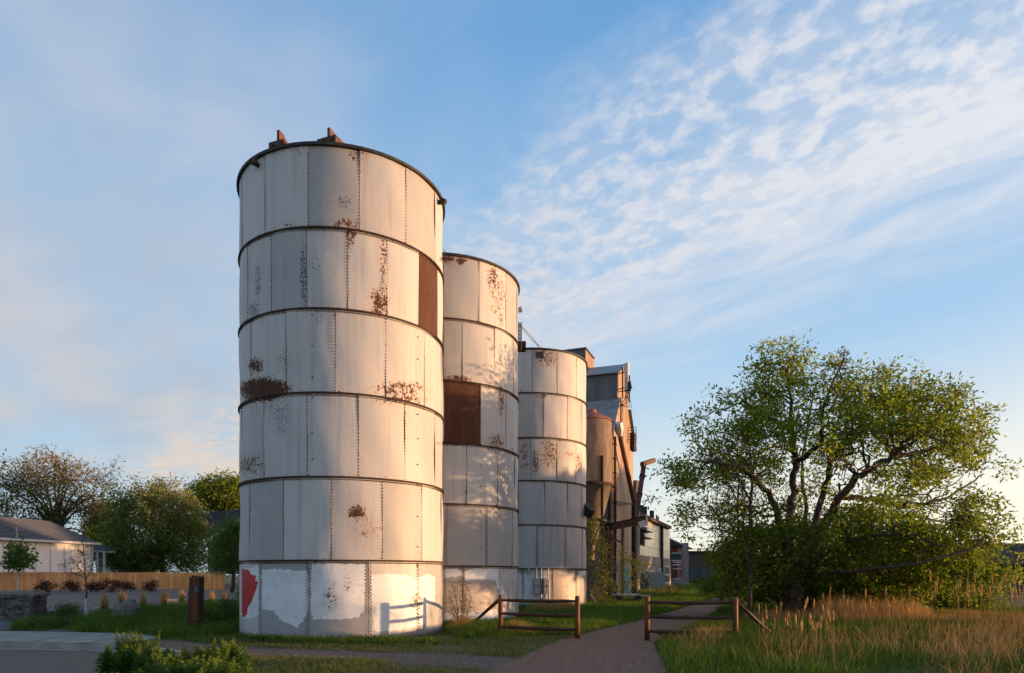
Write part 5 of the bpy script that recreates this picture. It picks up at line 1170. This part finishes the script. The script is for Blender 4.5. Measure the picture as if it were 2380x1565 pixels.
# young street trees
b0 = Vector(gp(40, 1376)); yb_ = b0.y
make_tree('young_maple', 'young leafy maple with a thin pale trunk in front of the white house window', 'tree', None, b0, [(18, 1318), (22, 1290), (30, 1262), (36, 1216), (42, 1222), (48, 1262), (58, 1285), (76, 1290), (70, 1312), (48, 1322)], yb_, .9,
          [([b0, at(40, 1330, yb_), at(38, 1225, yb_)], .10, .03), ([at(40, 1322, yb_), at(50, 1310, yb_), at(72, 1292, yb_)], .05, .02), ([at(40, 1325, yb_), at(30, 1312, yb_), at(22, 1300, yb_)], .05, .02)], 14, 60, 22, (.30, .20), 'lfC', 'palebark', seed=71, spread=.42, tint=(.35, .25), twr=.012)
b0 = Vector(gp(201, 1447)); yb_ = b0.y
make_tree('young_tree', 'nearly bare young tree with a white-wrapped trunk in the planting bed', 'tree', None, b0, [(145, 1330), (160, 1290), (180, 1262), (192, 1236), (202, 1238), (212, 1270), (222, 1300), (224, 1330), (206, 1345), (170, 1345)], yb_, .8,
          [([b0, at(201, 1390, yb_), at(198, 1340, yb_), at(192, 1250, yb_)], .045, .008), ([at(199, 1345, yb_), at(180, 1336, yb_), at(146, 1330, yb_)], .018, .006), ([at(199, 1350, yb_), at(208, 1330, yb_), at(222, 1300, yb_)], .018, .006), ([at(198, 1340, yb_), at(175, 1310, yb_), at(162, 1292, yb_)], .016, .006)], 36, 70, 4, (.05, .03), 'lfV', 'twig', seed=72, spread=.14, tint=(.4, .2), twr=.005)
wrp = MB(); q0, q1 = b0, at(200.6, 1392, yb_); wrp.tube([q0, q1], [.060, .052], 10); wrp.build('trunk_wrap', M['palebark'], bpy.data.objects['young_tree'])

# red barberries along the fence
for x, w_, y0, lab in ((105, 16, 1350, 'dark red barberry leftmost along the cedar fence'), (166, 20, 1350, 'dark red barberry second along the cedar fence, beside the bare young tree'), (222, 18, 1348, 'dark red barberry left of the dense hedge-like trio by the fence'), (255, 20, 1347, 'dark red barberry in the middle of the dense trio by the fence'), (288, 18, 1348, 'dark red barberry right of the dense trio by the fence'), (349, 14, 1350, 'small dark red barberry alone before the right part of the fence')):
    brush('barberry', lab, 'shrub', [(x - w_, 1374), (x - w_ * 1.1, 1362), (x - w_ * .6, y0 + 2), (x, y0), (x + w_ * .7, y0 + 2), (x + w_ * 1.1, 1363), (x + w_, 1374)], 60.5, .7, [(x, x - w_ * .5, y0 + 6, 0, .03), (x, x + w_ * .5, y0 + 6, .1, .03), (x, x, y0 + 3, -.1, .03)], 34, 20, (.15, .08), 'lfR', 80 + int(x), .24, 8, (.4, .3), 'red barberries along the fence')
# feather reed grass tufts
for i, (x, yb, yt, lab) in enumerate(((243, 1418, 1376, 'narrow straw-coloured grass tuft nearest the bare young tree'), (284, 1404, 1370, 'straw-coloured grass tuft behind the granite boulder'), (332, 1416, 1372, 'upright straw-coloured grass tuft between boulder and timber post'), (381, 1406, 1370, 'straw-coloured grass tuft left of the timber post'), (422, 1402, 1372, 'straw-coloured grass tuft close behind the timber post'), (492, 1402, 1374, 'wide straw-coloured grass tuft right of the timber post'), (522, 1404, 1374, 'straw-coloured grass tuft nearest the silo'))):
    p = gp(x, yb); n = 170; H_ = at(x, yt, p.y).z
    th = rng.random(n) * 6.28; rr_ = abs(rng.normal(size=n)) * .07; P = np.stack([p.x + rr_ * np.cos(th), p.y + rr_ * np.sin(th), np.zeros(n)], 1)
    t = thing('grass_tuft', lab, 'ornamental grass', p, 'straw-coloured grass tufts in the planting bed')
    hh = (.40 + .8 * rng.random(n)) * H_; ln = np.stack([np.cos(th), np.sin(th)], 1) * (rng.random(n) ** 1.5 * .34)[:, None] + rng.normal(size=(n, 2)) * .05
    V_, F_, T_ = blade_arrays(P, hh, np.full(n, .020), ln, np.clip(rng.normal(.6, .25, n), 0, 1)); mesh_obj('straw_blades', V_, F_, M['dry'], t, attrs=dict(tint=T_))
    P2 = P[:120]; grass('green_blades', P2, rng.uniform(.25, .5, 120) * H_, .018, .5, np.clip(rng.normal(.5, .25, 120), 0, 1), M['grass'], t)
# boulders
def boulder(p, sx, sy, sz, lab, seed):
    r2 = np.random.default_rng(seed); b = MB(); n, m = 12, 8; V = []
    for i in range(m + 1):
        for k in range(n):
            th, ph = 2 * math.pi * k / n, math.pi * i / m; q_ = np.array([math.sin(ph) * math.cos(th), math.sin(ph) * math.sin(th), math.cos(ph)])
            q_ = np.sign(q_) * abs(q_) ** .8; f = 1 + .12 * math.sin(3.1 * q_[0] + seed) * math.cos(2.7 * q_[1] - seed) + .08 * math.sin(7 * q_[2] + 5 * q_[0]); V.append((p[0] + q_[0] * sx * f, p[1] + q_[1] * sy * f, sz * .35 + q_[2] * sz * f * .75))
    b.add(V, [(i * n + k, i * n + (k + 1) % n, (i + 1) * n + (k + 1) % n, (i + 1) * n + k) for i in range(m) for k in range(n)])
    return tag(b.build('boulder', M['boulder'], origin=p), lab, 'boulder', 'granite boulders in the planting bed')
boulder(gp(295, 1448), .42, .3, .66, 'tall granite boulder in the grass left of the timber post', 1)
boulder(gp(98, 1436), .38, .3, .28, 'low grey boulder at the right end of the stone wall', 2)
boulder(gp(250, 1460), .28, .25, .22, 'small flat boulder low in the grass beside the young tree', 3)
# green shrubs of the planting bed
for i, (x, w_, yt, yb, lab) in enumerate(((160, 26, 1402, 1440, 'open green shrub between the stone wall and the bare young tree'), (118, 40, 1430, 1462, 'low spreading green shrub in front of the stone wall'), (530, 30, 1392, 1452, 'dark green weedy shrub at the left foot of the near silo'), (470, 26, 1408, 1460, 'dark leafy shrub directly behind the timber post'))):
    Yb = gp(x, yb).y; brush('green_shrub', lab, 'shrub', [(x - w_, yb), (x - w_, (yb + yt) / 2), (x - w_ * .4, yt + 4), (x + w_ * .4, yt), (x + w_, (yb + yt) / 2), (x + w_, yb)], Yb, .6, [(x, x - w_ * .6, yt + 10, 0, .012), (x, x, yt + 4, .1, .012), (x, x + w_ * .6, yt + 8, -.1, .012)], 70, 22, (.075, .035), 'lfC', 95 + i, .16, 14, (.35, .25), 'green shrubs in the planting bed', twr=.006)
p = gp(1640, 1366); 
brush('round_bush', 'small round dark bush by the deck at the trail end', 'bush', [(1612, 1366), (1614, 1354), (1624, 1350), (1634, 1352), (1640, 1366)], 82, .9, [(1626, 1622, 1356, 0, .04), (1626, 1632, 1356, 0, .04)], 60, 30, (.22, .12), 'lfC', 99, .3, 6, (.2, .2))

# foreground weeds: leafy stalks
def weed_clump(p, n, h0, h1, rad, lab, seed):
    r2 = np.random.default_rng(seed); root = thing('weed_clump', lab, 'weeds', p, 'leafy weed clumps at the corner of the road'); sb = MB(); LP, LD, LL, LT = [], [], [], []
    for i in range(n):
        a, rr_ = r2.uniform(0, 6.28), rad * math.sqrt(r2.random()); x, y = p.x + rr_ * math.cos(a), p.y + rr_ * math.sin(a) * .7
        h_ = r2.uniform(h0, h1) * .9; lx, ly = r2.normal() * .06, r2.normal() * .06
        sb.tube([(x, y, -.13), (x + lx * .4, y + ly * .4, h_ * .5), (x + lx, y + ly, h_)], [.006, .005, .003], 4, False)
        m = int(44 + 70 * h_); z = np.linspace(.12, 1.0, m) ** .9; th = np.arange(m) * 2.4 + r2.uniform(0, 6)
        LP.append(np.stack([x + lx * z, y + ly * z, h_ * z], 1)); up = .15 + 1.5 * z ** 2
        LD.append(unit(np.stack([np.cos(th), np.sin(th), up - .35 + r2.normal(size=m) * .2], 1))); LL.append((.17 * (1 - z) ** .8 + .022) * r2.uniform(.7, 1.2, m)); LT.append(np.clip(.08 + .85 * z ** 3 + r2.normal(size=m) * .14, 0, 1))
    sb.build('stem', M['lfC'], root); LP, LD, LL, LT = map(np.concatenate, (LP, LD, LL, LT))
    # each leaf bends: two pieces
    leaf_mesh('leaves', LP, LD, LL, LL * .15 + .004, LT, M['weed'], root)
for i, (x, y, n, h0, h1, rad, lab) in enumerate(((292, 1562, 18, .3, .52, .40, 'leftmost weed clump, spilling over the road edge'), (320, 1556, 12, .5, .72, .28, 'tallest yellow-green weed clump left of the kerb curve'), (368, 1566, 16, .28, .48, .38, 'dark low weed clump second from the left at the kerb'), (420, 1572, 16, .26, .42, .36, 'weed clump right before the pale kerb curve'), (470, 1566, 18, .30, .50, .36, 'weed clump just right of the kerb curve'), (520, 1560, 16, .34, .60, .32, 'rightmost weed clump with upright tips'), (400, 1590, 18, .22, .40, .50, 'lowest weed clump cut by the bottom edge, left'), (500, 1592, 18, .25, .42, .50, 'lowest weed clump cut by the bottom edge, right'))):
    weed_clump(gp(x, y), int(n * 2.4), h0, h1, rad, lab, 200 + i)
# a few broad-leaved plants in the lawn
for i, (x, y, r_, lab) in enumerate(((990, 1500, .20, 'bushy green weed in the worn lawn before the near silo'), (1545, 1478, .16, 'small broad-leaved weed in the grass right of the trail'), (600, 1493, .18, 'pale broad-leaved weed at the left foot of the near silo'), (655, 1494, .15, 'pale broad-leaved weed under the white patch of the near silo'))):
    p = gp(x, y); n = 160; th = rng.random(n) * 6.28; k = rng.random(n) ** .5; P = np.stack([p.x + r_ * k * np.cos(th), p.y + r_ * k * np.sin(th), .02 + .12 * rng.random(n)], 1); D = unit(np.stack([np.cos(th), np.sin(th), rng.uniform(.2, 1, n)], 1))
    tag(leaf_mesh('lawn_weed', P, D, rng.uniform(.06, .12, n), .04, np.clip(rng.normal(.55, .25, n), 0, 1), M['weed'], origin=p), lab, 'weed', 'broad-leaved weeds in the lawn')
